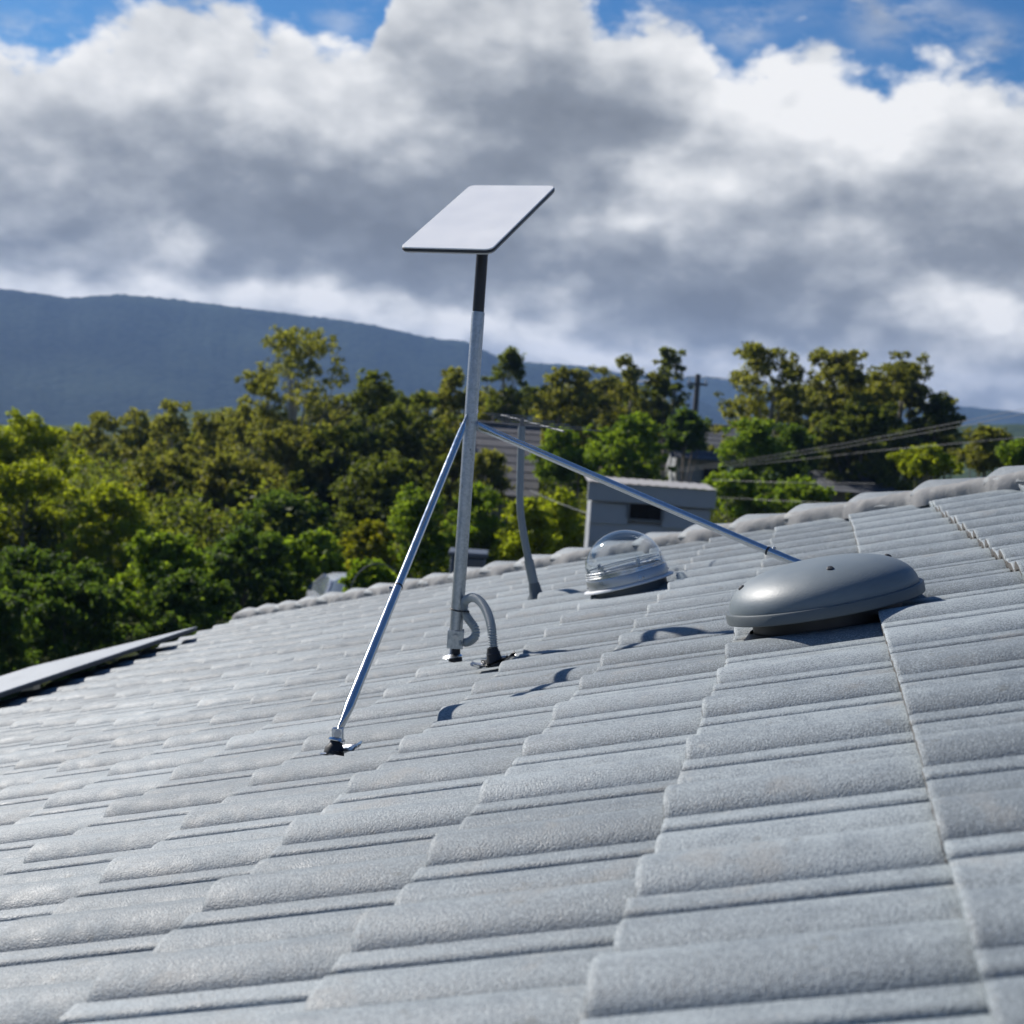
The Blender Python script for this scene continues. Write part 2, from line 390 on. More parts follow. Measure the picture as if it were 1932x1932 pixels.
class MB:
    def __init__(s): s.v = []; s.f = []
    def add(s, vs, fs):
        b = len(s.v); s.v += [tuple(map(float, x)) for x in vs]; s.f += [tuple(i + b for i in q) for q in fs]; return s
    def tube(s, path, r, n=12, cap=True, squash=None):
        P = [np.asarray(p, float) for p in path]; k = len(P)
        rr = [r] * k if np.isscalar(r) else list(r)
        tg = []
        for i in range(k):
            a = P[max(0, i - 1)]; b = P[min(k - 1, i + 1)]; d = b - a; tg.append(d / (np.linalg.norm(d) + 1e-12))
        ref = np.array([0, 0, 1.0]) if abs(tg[0][2]) < 0.9 else np.array([1.0, 0, 0])
        x = np.cross(tg[0], ref); x /= np.linalg.norm(x)
        vs = []
        for i in range(k):
            x = x - tg[i] * (x @ tg[i]); x /= np.linalg.norm(x); y = np.cross(tg[i], x)
            for j in range(n):
                a = 2 * math.pi * j / n; ca, sa = math.cos(a), math.sin(a)
                if squash is not None: ca *= squash[i][0]; sa *= squash[i][1]
                vs.append(P[i] + rr[i] * (ca * x + sa * y))
        fs = []
        for i in range(k - 1):
            for j in range(n):
                j2 = (j + 1) % n
                fs.append((i * n + j, i * n + j2, (i + 1) * n + j2, (i + 1) * n + j))
        if cap:
            fs.append(tuple(reversed(range(n)))); fs.append(tuple(range((k - 1) * n, k * n)))
        return s.add(vs, fs)
    def lathe(s, prof, o, ax, xa=None, n=48, capb=False, capt=False, wob=None):
        o = np.asarray(o, float); ax = np.asarray(ax, float); ax = ax / np.linalg.norm(ax)
        if xa is None:
            xa = np.array([1.0, 0, 0]) if abs(ax[0]) < 0.8 else np.array([0, 1.0, 0])
        xa = np.asarray(xa, float); xa = xa - ax * (xa @ ax); xa /= np.linalg.norm(xa); ya = np.cross(ax, xa)
        vs = []; fs = []
        for r, z in prof:
            for j in range(n):
                a = 2 * math.pi * j / n
                vs.append(o + ax * z + r * (math.cos(a) * xa + math.sin(a) * ya))
        for i in range(len(prof) - 1):
            for j in range(n):
                j2 = (j + 1) % n
                fs.append((i * n + j, i * n + j2, (i + 1) * n + j2, (i + 1) * n + j))
        if capb: fs.append(tuple(reversed(range(n))))
        if capt: fs.append(tuple(range((len(prof) - 1) * n, len(prof) * n)))
        return s.add(vs, fs)
    def box(s, o, x, y, z, sx, sy, sz):
        """box centred at o along unit axes x, y, z with full sizes"""
        o, x, y, z = (np.asarray(a, float) for a in (o, x, y, z))
        vs = [o + x * sx * a / 2 + y * sy * b / 2 + z * sz * c / 2 for c in (-1, 1) for a, b in ((-1, -1), (1, -1), (1, 1), (-1, 1))]
        return s.add(vs, [(3, 2, 1, 0), (4, 5, 6, 7), (0, 1, 5, 4), (1, 2, 6, 5), (2, 3, 7, 6), (3, 0, 4, 7)])
    def build(s, name, m, p=None, smooth=35, bevel=0.0, org=None):
        me = bpy.data.meshes.new(name)
        o_ = np.zeros(3) if org is None else np.asarray(org, float)
        me.from_pydata([tuple(np.asarray(q) - o_) for q in s.v], [], s.f); me.update()
        if bevel:
            bm = bmesh.new(); bm.from_mesh(me)
            bmesh.ops.bevel(bm, geom=[e for e in bm.edges if len(e.link_faces) == 2 and e.calc_face_angle(0) > 0.5], offset=bevel, segments=2, affect='EDGES', profile=0.5)
            bm.to_mesh(me); bm.free()
        if bevel: smooth = min(smooth, 20)
        if smooth:
            me.polygons.foreach_set('use_smooth', [True] * len(me.polygons)); me.set_sharp_from_angle(angle=math.radians(smooth))
        me.materials.append(M[m] if isinstance(m, str) else m)
        o = bpy.data.objects.new(name, me); COL.objects.link(o)
        o.location = Vector([float(x) for x in o_])
        if p is not None:
            o.parent = p
            q = p; off_ = Vector((0, 0, 0))
            while q is not None: off_ += q.location; q = q.parent
            o.location = o.location - off_
        return o

def vnoise(x, y, seed=0):
    """smooth value noise, numpy arrays"""
    xi = np.floor(x).astype(np.int64); yi = np.floor(y).astype(np.int64); xf = x - xi; yf = y - yi
    def h(a, b):
        n = (a * 374761393 + b * 668265263 + seed * 1442695041) & 0x7fffffff
        n = ((n ^ (n >> 13)) * 1274126177) & 0x7fffffff
        return ((n ^ (n >> 16)) & 0xffff) / 65535.0
    u = xf * xf * (3 - 2 * xf); w = yf * yf * (3 - 2 * yf)
    return (h(xi, yi) * (1 - u) + h(xi + 1, yi) * u) * (1 - w) + (h(xi, yi + 1) * (1 - u) + h(xi + 1, yi + 1) * u) * w
def fbm(x, y, seed=0, oct=4):
    v = 0; a = 0.5
    for i in range(oct): v = v + a * vnoise(x, y, seed + i); x = x * 2.03; y = y * 2.03; a *= 0.5
    return v

# ------------------------------------------------------------------ ground, hills
def ground_z(x, y):
    r = math.hypot(x, y)
    q = min(1, max(0, (r - 70) / 900)); q = q * q * (3 - 2 * q)
    return -62.0 * q
rings = [0, 8, 16, 26, 38, 52, 70, 95, 130, 180, 250, 350, 480, 650, 850, 1100, 1500, 1900, 2300]
NA = 96
vs = [(0, 0, 0)]; fs = []
for r in rings[1:]:
    for j in range(NA):
        a = 2 * math.pi * j / NA; x, y = r * math.cos(a), r * math.sin(a)
        n = float(fbm(np.array([x * 0.01 + 50]), np.array([y * 0.01 + 50]), 7)[0])
        vs.append((x, y, ground_z(x, y) + (n - 0.45) * min(18, r * 0.02)))
for j in range(NA): fs.append((0, 1 + j, 1 + (j + 1) % NA))
for i in range(len(rings) - 2):
    for j in range(NA):
        j2 = (j + 1) % NA; b = 1 + i * NA
        fs.append((b + j, b + NA + j, b + NA + j2, b + j2))
t = mat('ground grass')
g = t.noise(t.pos, 0.35, 6, 0.7)
t.put(t.b.inputs['Base Color'], t.ramp(g, [(0.3, (0.035, 0.045, 0.016)), (0.55, (0.062, 0.075, 0.026)), (0.75, (0.11, 0.10, 0.05))]))
t.b.inputs['Roughness'].default_value = 0.95; t.b.inputs['Specular IOR Level'].default_value = 0.03
t.l.new(t.bump(t.noise(t.pos, 2.0, 6, 0.7), 1.0, 0.3), t.b.inputs['Normal'])
g = MB().add(vs, fs).build('ground', t.mat); tag(g, 'rough green ground falling away behind the house', 'ground', kind='structure')

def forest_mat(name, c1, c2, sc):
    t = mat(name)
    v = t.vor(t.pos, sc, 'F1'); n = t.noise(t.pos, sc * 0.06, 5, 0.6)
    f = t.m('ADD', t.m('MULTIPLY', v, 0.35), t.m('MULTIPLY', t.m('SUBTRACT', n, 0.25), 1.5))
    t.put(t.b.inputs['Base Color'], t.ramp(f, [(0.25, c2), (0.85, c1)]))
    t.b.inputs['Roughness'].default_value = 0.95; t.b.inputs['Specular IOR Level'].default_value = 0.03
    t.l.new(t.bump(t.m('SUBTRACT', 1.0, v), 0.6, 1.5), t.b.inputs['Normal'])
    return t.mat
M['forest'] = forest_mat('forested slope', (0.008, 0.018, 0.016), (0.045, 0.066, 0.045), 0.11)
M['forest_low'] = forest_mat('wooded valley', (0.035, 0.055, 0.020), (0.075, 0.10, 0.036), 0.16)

def range_mesh(name, prof, Dr, front, backd, base_z, m, label, seed, rough):
    """a range of hills: ridge outline (bearing, height) swept towards and away from the viewer"""
    P = []
    for x, y in prof:
        p = R @ np.array([(x - 966) / F, (y - 966) / F, 1.0])
        P.append((math.atan2(p[0], p[1]), p[2] / math.hypot(p[0], p[1])))
    A = np.array(P); NX = 420; az_ = np.linspace(A[0, 0], A[-1, 0], NX)
    te = np.interp(az_, A[:, 0], A[:, 1])
    rows = np.concatenate([np.linspace(0, 1, 26), np.array([1.06, 1.15, 1.3])]); vs = []; fs = []
    for q in rows:
        if q <= 1: D = front + (Dr - front) * q; k = q ** 1.25
        else: D = Dr + (backd - Dr) * (q - 1) / 0.3; k = 1 - (q - 1) * 2.6
        zr = EYE + te * Dr
        x = np.sin(az_) * D; y = np.cos(az_) * D
        n = fbm(az_ * 34 + 9, np.full(NX, q * 2.2), seed) - 0.47
        n2 = fbm(az_ * 420, np.full(NX, q * 24.0), seed + 5, 2) - 0.37
        z = base_z + (zr - base_z) * k + n * rough * 0.9 * k * (1 - abs(k) ** 6) + n2 * rough * 0.16 * (0.4 + k)
        vs += list(zip(x, y, z))
    for i in range(len(rows) - 1):
        for j in range(NX - 1):
            fs.append((i * NX + j, i * NX + j + 1, (i + 1) * NX + j + 1, (i + 1) * NX + j))
    o = MB().add(vs, fs).build(name, m, smooth=80)
    return tag(o, label, 'hills', kind='structure')
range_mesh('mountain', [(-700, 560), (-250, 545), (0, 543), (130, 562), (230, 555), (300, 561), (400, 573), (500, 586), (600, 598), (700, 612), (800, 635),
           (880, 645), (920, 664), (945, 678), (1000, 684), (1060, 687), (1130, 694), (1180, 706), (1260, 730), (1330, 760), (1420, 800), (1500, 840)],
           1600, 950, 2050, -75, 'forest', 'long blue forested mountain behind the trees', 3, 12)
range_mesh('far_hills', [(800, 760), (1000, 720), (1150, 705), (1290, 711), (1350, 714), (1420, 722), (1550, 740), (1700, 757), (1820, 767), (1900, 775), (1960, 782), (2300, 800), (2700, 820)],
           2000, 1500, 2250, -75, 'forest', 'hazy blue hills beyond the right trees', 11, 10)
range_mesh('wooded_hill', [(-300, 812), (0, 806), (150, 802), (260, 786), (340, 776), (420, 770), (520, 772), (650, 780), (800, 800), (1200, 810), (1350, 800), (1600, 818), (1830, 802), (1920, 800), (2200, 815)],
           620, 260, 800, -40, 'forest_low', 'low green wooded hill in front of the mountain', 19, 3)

# ------------------------------------------------------------------ our house and its roof
GAUGE, TW = 0.315, 0.318
S0, T0 = 0.0165, 1.290
TH, HR = 0.025, 0.037
H1 = roofst(603, 1136); H2 = roofst(1754, 934)           # foot of the hip capping
hip_t = lambda s: H1[1] + (s - H1[0]) * (H2[1] - H1[1]) / (H2[0] - H1[0])
HC = 0.085                                                # centre line of the capping lies this far beyond
S_EAVE = -5.28
while proj(roofp(S_EAVE, hip_t(S_EAVE) + HC))[0] < 455: S_EAVE += 0.02
s_min_i = int(round((S_EAVE - S0) / GAUGE)); S_EAVE = S0 + s_min_i * GAUGE
house = empty('house', (0, 4, 0), 'grey tiled hip roof house seen close up along its roof slope', 'house')

def prof(q):
    """tile height across its width, q = 0 at the far edge"""
    if q < 0.025: return 0.002 + (0.0215 - 0.002) * (q / 0.025) ** 0.6
    if q < 0.14: return 0.0215 - 0.002 * ((q - 0.025) / 0.115)
    if q < 0.16: return 0.0195 - 0.0075 * (q - 0.14) / 0.02
    if q < 0.455:
        x = 2 * (q - 0.16) / 0.295 - 1; return 0.0020 + 0.0080 * (1 - (x + 1) / 2) ** 2 + 0.0155 * (1 - abs(x) ** 2.1) ** 0.60
    if q < 0.52: return 0.0020 - 0.0010 * math.sin(math.pi * (q - 0.455) / 0.065)
    if q < 0.955:
        x = 2 * (q - 0.52) / 0.435 - 1; return 0.003 + (HR - 0.003) * (1 - abs(x) ** 1.9) ** 0.58
    return 0.003 - 0.001 * (q - 0.955) / 0.045
QC = 0.52 + 0.435 / 2
qs = [0, .012, .025, .05, .10, .138, .15, .16, .17, .185, .21, .25, .29, .32, .36, .39, .42, .44, .455, .485, .52, .525, .537, .555, .58, .61, .65, .69, .7375, .785, .825, .865, .895, .92, .938, .95, .955, .975, 1.0]
us_ = [(-0.0, -0.0055), (0.0010, -0.0020), (0.0032, -0.0004), (0.010, 0.0), (0.11, 0.0), (0.22, 0.0), (GAUGE + 0.045, 0.0)]
def tile_mesh(name, seed):
    rng = random.Random(seed); vs = []; fs = []; n = len(qs)
    for ui, (u, dz) in enumerate(us_):
        for q in qs:
            j = 0.0006 * (rng.random() - .5)
            z = prof(q) - HR + dz - TH * u / GAUGE
            vs.append((u + (rng.random() - .5) * 0.0016 * (ui < 4), (QC - q) * TW, z + j))
    for i in range(len(us_) - 1):
        for j in range(n - 1): fs.append((i * n + j, i * n + j + 1, (i + 1) * n + j + 1, (i + 1) * n + j))
    nbutt0 = len(fs)
    b = len(vs)
    for q in qs: vs.append((0.0015, (QC - q) * TW, prof(q) - HR - TH + 0.0055 + 0.002 * math.sin(q * 40 + seed)))
    for j in range(n - 1): fs.append((b + j, b + j + 1, j + 1, j))
    b2 = len(vs)
    for q in qs: vs.append((0.05, (QC - q) * TW, prof(q) - HR - TH * 1.16 + 0.004))
    for j in range(n - 1): fs.append((b2 + j, b2 + j + 1, b + j + 1, b + j))
    nbutt1 = len(fs)
    # the raised side edge
    b = len(vs)
    for u, dz in us_: vs.append((u, (QC - 0) * TW, -HR - TH - TH * u / GAUGE))
    for i in range(len(us_) - 1): fs.append((i * n, (i + 1) * n, b + i + 1, b + i))
    # winding so that the normals point out of the roof
    fs = [tuple(reversed(f)) for f in fs]
    me = bpy.data.meshes.new(name); me.from_pydata(vs, [], fs); me.update()
    me.polygons.foreach_set('use_smooth', [True] * len(me.polygons)); me.set_sharp_from_angle(angle=math.radians(50))
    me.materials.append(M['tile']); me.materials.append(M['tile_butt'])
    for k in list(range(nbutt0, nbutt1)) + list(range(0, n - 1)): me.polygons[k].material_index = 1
    return me
TILES = [tile_mesh('roof_tile', k) for k in range(5)]
US = np.array([CP, 0, SP]); UT = np.array([0, 1.0, 0]); UN = np.array([-SP, 0, CP])
BASE = Matrix(((CP, 0, -SP), (0, 1, 0), (SP, 0, CP))).to_4x4()
rng = random.Random(5)
cand = []
for i in range(s_min_i, 13):
    for j in range(-10, 42):
        s = S0 + i * GAUGE; tt = T0 + j * TW
        lim = min(hip_t(s), hip_t(s + GAUGE)) + HC
        if tt - TW * 0.8 > max(hip_t(s), hip_t(s + GAUGE)) + HC: continue
        px, py, pz = proj(roofp(s + GAUGE / 2, tt))
        vis = pz > 0.3 and -120 < px < 2060 and 780 < py < 2080
        crosses = tt + TW * 0.8 > lim
        # tiles wholly under the solar panels are not seen
        area = 1.0 / max(pz, 0.3) ** 3 if vis else 0
        cand.append((area, s, tt, crosses, vis))
cand.sort(key=lambda c: -c[0])
hipdir = np.array([(H2[0] - H1[0]), (H2[1] - H1[1])]); hipdir /= np.linalg.norm(hipdir)
rest = bmesh.new()
hip_n2 = np.array([-hipdir[1], hipdir[0]]);
if hip_n2[1] < 0: hip_n2 = -hip_n2
hipn_w = US * hip_n2[0] + UT * hip_n2[1]
hip_p = roofp(H1[0], H1[1] + HC)
count = 0
for area, s, tt, crosses, vis in cand:
    me = TILES[rng.randrange(5)]
    mw = Matrix.Translation(Vector(roofp(s + (rng.random() - .5) * 0.005, tt + (rng.random() - .5) * 0.002, (rng.random() - .5) * 0.002))) @ BASE @ \
        Matrix.Rotation((rng.random() - .5) * 0.007, 4, 'Z') @ Matrix.Rotation((rng.random() - .5) * 0.004, 4, 'Y')
    if crosses:
        bm = bmesh.new(); bm.from_mesh(me); bm.transform(mw)
        bmesh.ops.bisect_plane(bm, geom=bm.verts[:] + bm.edges[:] + bm.faces[:], plane_co=hip_p, plane_no=hipn_w, clear_outer=True)
        m2 = bpy.data.meshes.new('roof_tile'); bm.to_mesh(m2); bm.free(); rest.from_mesh(m2)
        bpy.data.meshes.remove(m2); continue
    if vis and count < 300:
        o = bpy.data.objects.new('roof_tile', me); COL.objects.link(o); o.parent = house
        o.matrix_world = mw
        o.matrix_basis = Matrix.Translation(-house.location) @ mw
        count += 1
    else:
        m2 = me.copy(); m2.transform(mw); rest.from_mesh(m2); bpy.data.meshes.remove(m2)
me = bpy.data.meshes.new('roof_tiles'); rest.to_mesh(me); rest.free()
me.materials.clear(); me.materials.append(M['tile']); me.materials.append(M['tile_butt'])
o = bpy.data.objects.new('roof_tiles', me); COL.objects.link(o); o.parent = house; o.location = -house.location
tag(o, 'smaller grey roof tiles further down the slope', kind='stuff')

# unseen deck sheet added under the tiles to stop light leaks, the slope behind the hip, walls, fascia, gutter
S_TOP = 4.1
def deckp(s, t_): return roofp(s, t_, -0.075)
m_ = MB()
a, b, c_, d_ = deckp(S_EAVE + .03, -3), deckp(S_TOP, -3), deckp(S_TOP, hip_t(S_TOP) + HC - .05), deckp(S_EAVE + .03, hip_t(S_EAVE) + HC - .05)
m_.add([a, b, c_, d_], [(0, 1, 2, 3)])
m_.build('light_block_deck', 'fascia', house)
e0, e1 = roofp(S_EAVE, hip_t(S_EAVE) + HC, -.035), roofp(S_TOP, hip_t(S_TOP) + HC, -.035)
far_corner = e0 + np.array([e1[0] - e0[0] + 4.0, 0, 0])
m_ = MB().add([e0, e1, np.array([e1[0] + 4, e1[1], e1[2]]), far_corner], [(0, 3, 2, 1)])
m_.build('rear_roof_slope', 'tile', house)
ez = e0[2]
m_ = MB()
x0 = roofp(S_EAVE, 0)[0] + 0.45; y1 = hip_t(S_EAVE) + HC - 0.45; x1 = 9.0; y0 = -3
m_.box(((x0 + x1) / 2, (y0 + y1) / 2, (ez - 0.2) / 2), (1, 0, 0), (0, 1, 0), (0, 0, 1), x1 - x0, y1 - y0, ez - 0.2)
m_.build('wall', 'render_wall', house)
xe = roofp(S_EAVE, 0)[0]
m_ = MB().box((xe + 0.03, (hip_t(S_EAVE) - 3) / 2, ez - 0.13), (1, 0, 0), (0, 1, 0), (0, 0, 1), 0.03, hip_t(S_EAVE) + 3, 0.2)
m_.build('fascia_board', 'fascia', house)
gp = [(-0.01, 0.0), (-0.01, -0.085), (-0.10, -0.095), (-0.115, -0.01), (-0.125, -0.005), (-0.125, -0.012)]
vs = []; fs = []
for yy in (-3, hip_t(S_EAVE) + 0.15):
    for gx, gz in gp: vs.append((xe + 0.01 + gx, yy, ez - 0.03 + gz))
n = len(gp)
for j in range(n - 1): fs.append((j, j + 1, n + j + 1, n + j))
MB().add(vs, fs).build('gutter', 'fascia', house)

# hip capping: one lapped cap after another, bedded in mortar
hp0 = roofp(H1[0], H1[1] + HC); hp1 = roofp(H2[0], H2[1] + HC)
hd = (hp1 - hp0) / np.linalg.norm(hp1 - hp0)
hy = np.cross(np.array([0, 0, 1.0]), hd); hy /= np.linalg.norm(hy)
hz = np.cross(hd, hy)
def cap_mesh(seed):
    rg = random.Random(seed); vs = []; fs = []
    rows = [(0.0, -0.006, 0.92), (0.004, -0.001, 0.99), (0.012, 0.001, 1.0), (0.20, -0.016, 0.95), (0.42, -0.036, 0.88)]
    wid = 0.126; hgt = 0.055
    ang = [-1, -0.97, -0.80, -0.60, -0.40, -0.24, -0.12, 0, 0.12, 0.24, 0.40, 0.60, 0.80, 0.97, 1]
    for u, dz, sc in rows:
        for a in ang:
            z = hgt * (1 - (abs(a) ** 1.55)) * 1.0
            vs.append((u + rg.uniform(-.001, .001), a * wid * sc, z * sc + dz - 0.012 + (0.0 if abs(a) < 1 else -0.014)))
    n = len(ang)
    for i in range(len(rows) - 1):
        for j in range(n - 1): fs.append((i * n + j, (i + 1) * n + j, (i + 1) * n + j + 1, i * n + j + 1))
    b = len(vs)
    for a in ang: vs.append((0.001, a * wid * .93, hgt * (1 - abs(a) ** 1.55) - 0.042 + (-.012 if abs(a) == 1 else 0)))
    for j in range(n - 1): fs.append((j, j + 1, b + j + 1, b + j))
    fs = [tuple(reversed(f)) for f in fs]
    me = bpy.data.meshes.new('ridge_cap'); me.from_pydata(vs, [], fs); me.update()
    me.polygons.foreach_set('use_smooth', [True] * len(me.polygons)); me.set_sharp_from_angle(angle=math.radians(48)); me.materials.append(M['cap']); return me
CAPS = [cap_mesh(k) for k in range(3)]
HB = Matrix(((hd[0], hy[0], hz[0]), (hd[1], hy[1], hz[1]), (hd[2], hy[2], hz[2]))).to_4x4()
CAPL = 0.375
l0 = -(H1[0] - S_EAVE) / (hipdir[0]) * np.linalg.norm(hp1 - hp0) / np.linalg.norm([H2[0] - H1[0], H2[1] - H1[1]]) * 1.0
l = l0 + 0.02; k = 0
mort = MB()
rg = random.Random(3)
while l < 11.2:
    p = hp0 + hd * l
    mw = Matrix.Translation(Vector(p + hz * (0.009 + rg.uniform(-.003, .003)))) @ HB @ Matrix.Rotation(rg.uniform(-.012, .012), 4, 'Z') @ Matrix.Rotation(rg.uniform(-.03, .03), 4, 'X')
    o = bpy.data.objects.new('ridge_cap', CAPS[k % 3]); COL.objects.link(o); o.parent = house
    o.matrix_basis = Matrix.Translation(-house.location) @ mw
    l += CAPL; k += 1
# mortar: lumpy bed filling between caps and tiles on the near side
near = -hy if (R.T @ hy)[2] > 0 else hy
NL = 1100; L_ = np.linspace(l0, 11.2, NL); vs = []; fs = []; NR = 7
n1_ = fbm(L_ * 5.0, L_ * 0 + .3, 4); n2_ = fbm(L_ * 23.0, L_ * 0 + .7, 9, 3)
for i, ll in enumerate(L_):
    sc = 0.5 + 0.5 * math.sin(ll * 2 * math.pi / 0.36 + 0.5 + 1.2 * (n1_[i] - .45))
    bul = n1_[i] * 0.030 + 0.030 * sc ** 2.5 + (n2_[i] - .4) * 0.018 - 0.014
    p = hp0 + hd * ll
    q0 = p + near * 0.100 + hz * 0.010
    q1 = p + near * (0.130 + bul * 0.25) - hz * 0.004
    foot = p + near * (0.130 + bul)
    foot = foot - UN * ((foot - roofp(0, 0)) @ UN + 0.030)
    for r_ in range(NR):
        u = r_ / (NR - 1)
        b = q0 * (1 - u) ** 2 + 2 * u * (1 - u) * q1 + foot * u ** 2
        w = float(fbm(np.array([ll * 30.0]), np.array([u * 3.0 + 5]), 12, 3)[0]) - .42
        vs.append(b + UN * w * 0.020 * math.sin(math.pi * min(1, u + .15)))
for i in range(NL - 1):
    for j in range(NR - 1): fs.append((i * NR + j, (i + 1) * NR + j, (i + 1) * NR + j + 1, i * NR + j + 1))
MB().add(vs, fs).build('mortar', 'mortar', house, smooth=80)

# ------------------------------------------------------------------ long flat panel low on the slope
HP = 0.065
sN, tN = roofst(0, 1306, HP); sF, tF = roofst(0, 1276, HP); _, tE = roofst(372, 1169, HP)
for _k in range(400):
    tE = tN + _k * 0.03
    if proj(roofp(sN, tE, HP))[0] > 372: break
PW = sN - sF; tB = tN - 2.2
pc = roofp((sN + sF) / 2, (tE + tB) / 2, HP)
flat = empty('patio_roof', pc, 'long flat light grey patio roof raised over the lower left eave', 'patio roof')
MB().box(pc - UN * .004, US, UT, UN, PW, tE - tB, 0.008).build('top_sheet', 'panel_top', flat, bevel=0.003)
for sg in (-1, 1):
    MB().box(pc + US * sg * (PW / 2 - .014) - UN * .0180, US, UT, UN, 0.022, tE - tB - .01, 0.019).build('edge_frame', 'edge_shade', flat)
    MB().box(pc + UT * sg * ((tE - tB) / 2 - .014) - UN * .0180, US, UT, UN, PW - .06, 0.022, 0.019).build('edge_frame', 'edge_shade', flat)
for fr_ in (0.5, 0.85):
    MB().box(pc + US * PW * (0.5 - fr_) - UN * .033, US, UT, UN, 0.04, tE - tB - .2, 0.045).build('mounting_rail', 'rail', flat)
for k in (0.04, 0.5, 0.96):
    q = pc - US * PW * .42 + UT * (tE - tB) * (k - .5) - UN * .05
    MB().box((q[0], q[1], q[2] / 2), (1, 0, 0), (0, 1, 0), (0, 0, 1), .09, .09, q[2]).build('post', 'fascia', flat)

# ------------------------------------------------------------------ antenna on its tripod mount
Z3 = np.array([0, 0, 1.0])
bs, bt = roofst(857, 1240)
POLEB = roofp(bs, bt, 0.0)
def pole_at(h): return POLEB + Z3 * h
def h_at(y):
    lo, hi = 0, 2
    for _ in range(50):
        m2 = (lo + hi) / 2
        if proj(pole_at(m2))[1] > y: lo = m2
        else: hi = m2
    return lo
hTop = h_at(588); hBot = h_at(1197); hDish = h_at(412); hApex = h_at(800)
mount = empty('antenna_mount', POLEB, 'galvanised steel tripod mount with tall pole and two struts', 'antenna mount')
PR = 0.0185
m_ = MB().tube([pole_at(hBot), pole_at(hTop - .004), pole_at(hTop), pole_at(hTop)], [PR, PR, PR - .001, PR - .004], 32)
pole = m_.build('pole', 'galv', mount)
MB().box(pole_at((hApex + hTop) / 2) + R[:, 0] * PR * .6 - R[:, 2] * PR * .82, R[:, 0], R[:, 2], Z3, 0.003, 0.002, hTop - hApex - .1).build('weld_seam', 'galv', pole)
# base bracket, stud, rubber foot
cx, cy = R[:, 0] * 1.0, R[:, 2] * 1.0
cxh = np.array([cx[0], cx[1], 0]); cxh /= np.linalg.norm(cxh); cyh = np.cross(Z3, cxh)
hb = hBot
for sgn in (-1, 1):
    MB().box(pole_at(hb - 0.012) + cyh * sgn * (PR + .0035), cxh, cyh, Z3, 0.046, 0.004, 0.052).build('bracket', 'galv', mount, bevel=0.0012)
MB().box(pole_at(hb - 0.012) - cxh * 0.021, cxh, cyh, Z3, 0.004, PR * 2 + .003, 0.052).build('bracket', 'galv', mount, bevel=0.0012)
MB().tube([pole_at(hb - .002) - cyh * (PR + .014), pole_at(hb - .002) + cyh * (PR + .014)], 0.0038, 8).build('bolt', 'bolt', mount)
MB().tube([pole_at(hb - .002) - cyh * (PR + .009), pole_at(hb - .002) - cyh * (PR + .013)], 0.0066, 6).build('bolt', 'bolt', mount)
th_ = []
def thread(p0, p1, r):
    n = 18; P = []; rr = []
    for i in range(n + 1):
        P.append(p0 + (p1 - p0) * i / n); rr.append(r * (1.0 if i % 2 else 0.84))
    return MB().tube(P, rr, 12)
def crumpled(c, ax, ay, sx, sy, seed, amp=0.012, curl=0.02):
    """a small hand-dressed sheet of flashing"""
    n = 14; vs = []; fs = []; rg = random.Random(seed)
    for i in range(n):
        for j in range(n):
            a, b = 2 * i / (n - 1) - 1, 2 * j / (n - 1) - 1
            nn = float(fbm(np.array([a * 2.2 + seed * 3.1 + 40]), np.array([b * 2.2 + 40]), seed)[0]) - 0.47
            e = 1 + 0.16 * math.sin(3.1 * a + seed) * math.cos(2.3 * b + seed)
            z = nn * amp * 2 + curl * max(0, abs(a) - .55) ** 2 * 3 * (1 if seed % 2 else 1) + curl * max(0, abs(b) - .5) ** 2 * 1.2
            vs.append(c + ax * a * sx / 2 * e + ay * b * sy / 2 * e + UN * z)
    for i in range(n - 1):
        for j in range(n - 1): fs.append((i * n + j, (i + 1) * n + j, (i + 1) * n + j + 1, i * n + j + 1))
    m_ = MB().add(vs, fs)
    vs2 = [v - UN * 0.0015 for v in vs]; b = len(m_.v)
    m_.add(vs2, [tuple(reversed(f)) for f in fs])
    return m_
thread(pole_at(-0.01) - cxh * .009, pole_at(hb - .035) - cxh * .009, 0.0055).build('threaded_stud', 'bolt', mount)
MB().lathe([(0.020, -0.012), (0.019, 0.000), (0.013, 0.008), (0.0115, hb - .036)], POLEB + cxh * .004, Z3, n=24).build('rubber_boot', 'rubber', mount)
MB().lathe([(0.004, 0.0), (0.028, -0.003), (0.030, -0.001), (0.024, 0.004), (0.010, 0.008)], POLEB - cxh * .004 + UN * .002, UN + cxh * .1, n=28).build('washer', 'alu', mount)

# struts
APEX = pole_at(hApex)
def strut(foot_top, top, side, joint_f, seed):
    """tapered round strut with a flattened upper and lower eye and a telescopic joint"""
    d = (top - foot_top); Ln = np.linalg.norm(d); d /= Ln
    pj = foot_top + d * Ln * joint_f
    r1, r2 = 0.0108, 0.0094
    k1 = MB().tube([foot_top - d * .004, foot_top + d * .012, foot_top + d * .05, foot_top + d * .085, pj], [r1, r1, r1, r1, r1], 24,
                   squash=[(0.32, 1.25), (0.36, 1.3), (0.75, 1.1), (1, 1), (1, 1)])
    k2 = MB().tube([pj - d * .03, top - d * .12, top - d * .07, top - d * .02, top + d * .02], [r2 * 1.08] * 5, 24,
                   squash=[(1, 1), (1, 1), (0.95, 1.05), (0.5, 1.25), (0.28, 1.3)])
    st = k1.build('strut', 'zinc', mount)
    k2.build('upper_tube', 'zinc', st)
    MB().tube([pj - d * .002, pj + d * .0035], r1 + .0006, 24).build('joint_rim', 'dish_trim', st)
    q = pj + d * -.012
    MB().tube([q, q + side * 0.019], 0.0042, 8).build('clamp_screw', 'bolt', st)
    return st
ls, lt = roofst(632, 1412)
LFOOT = roofp(ls, lt, 0.0)
lh = 0.052
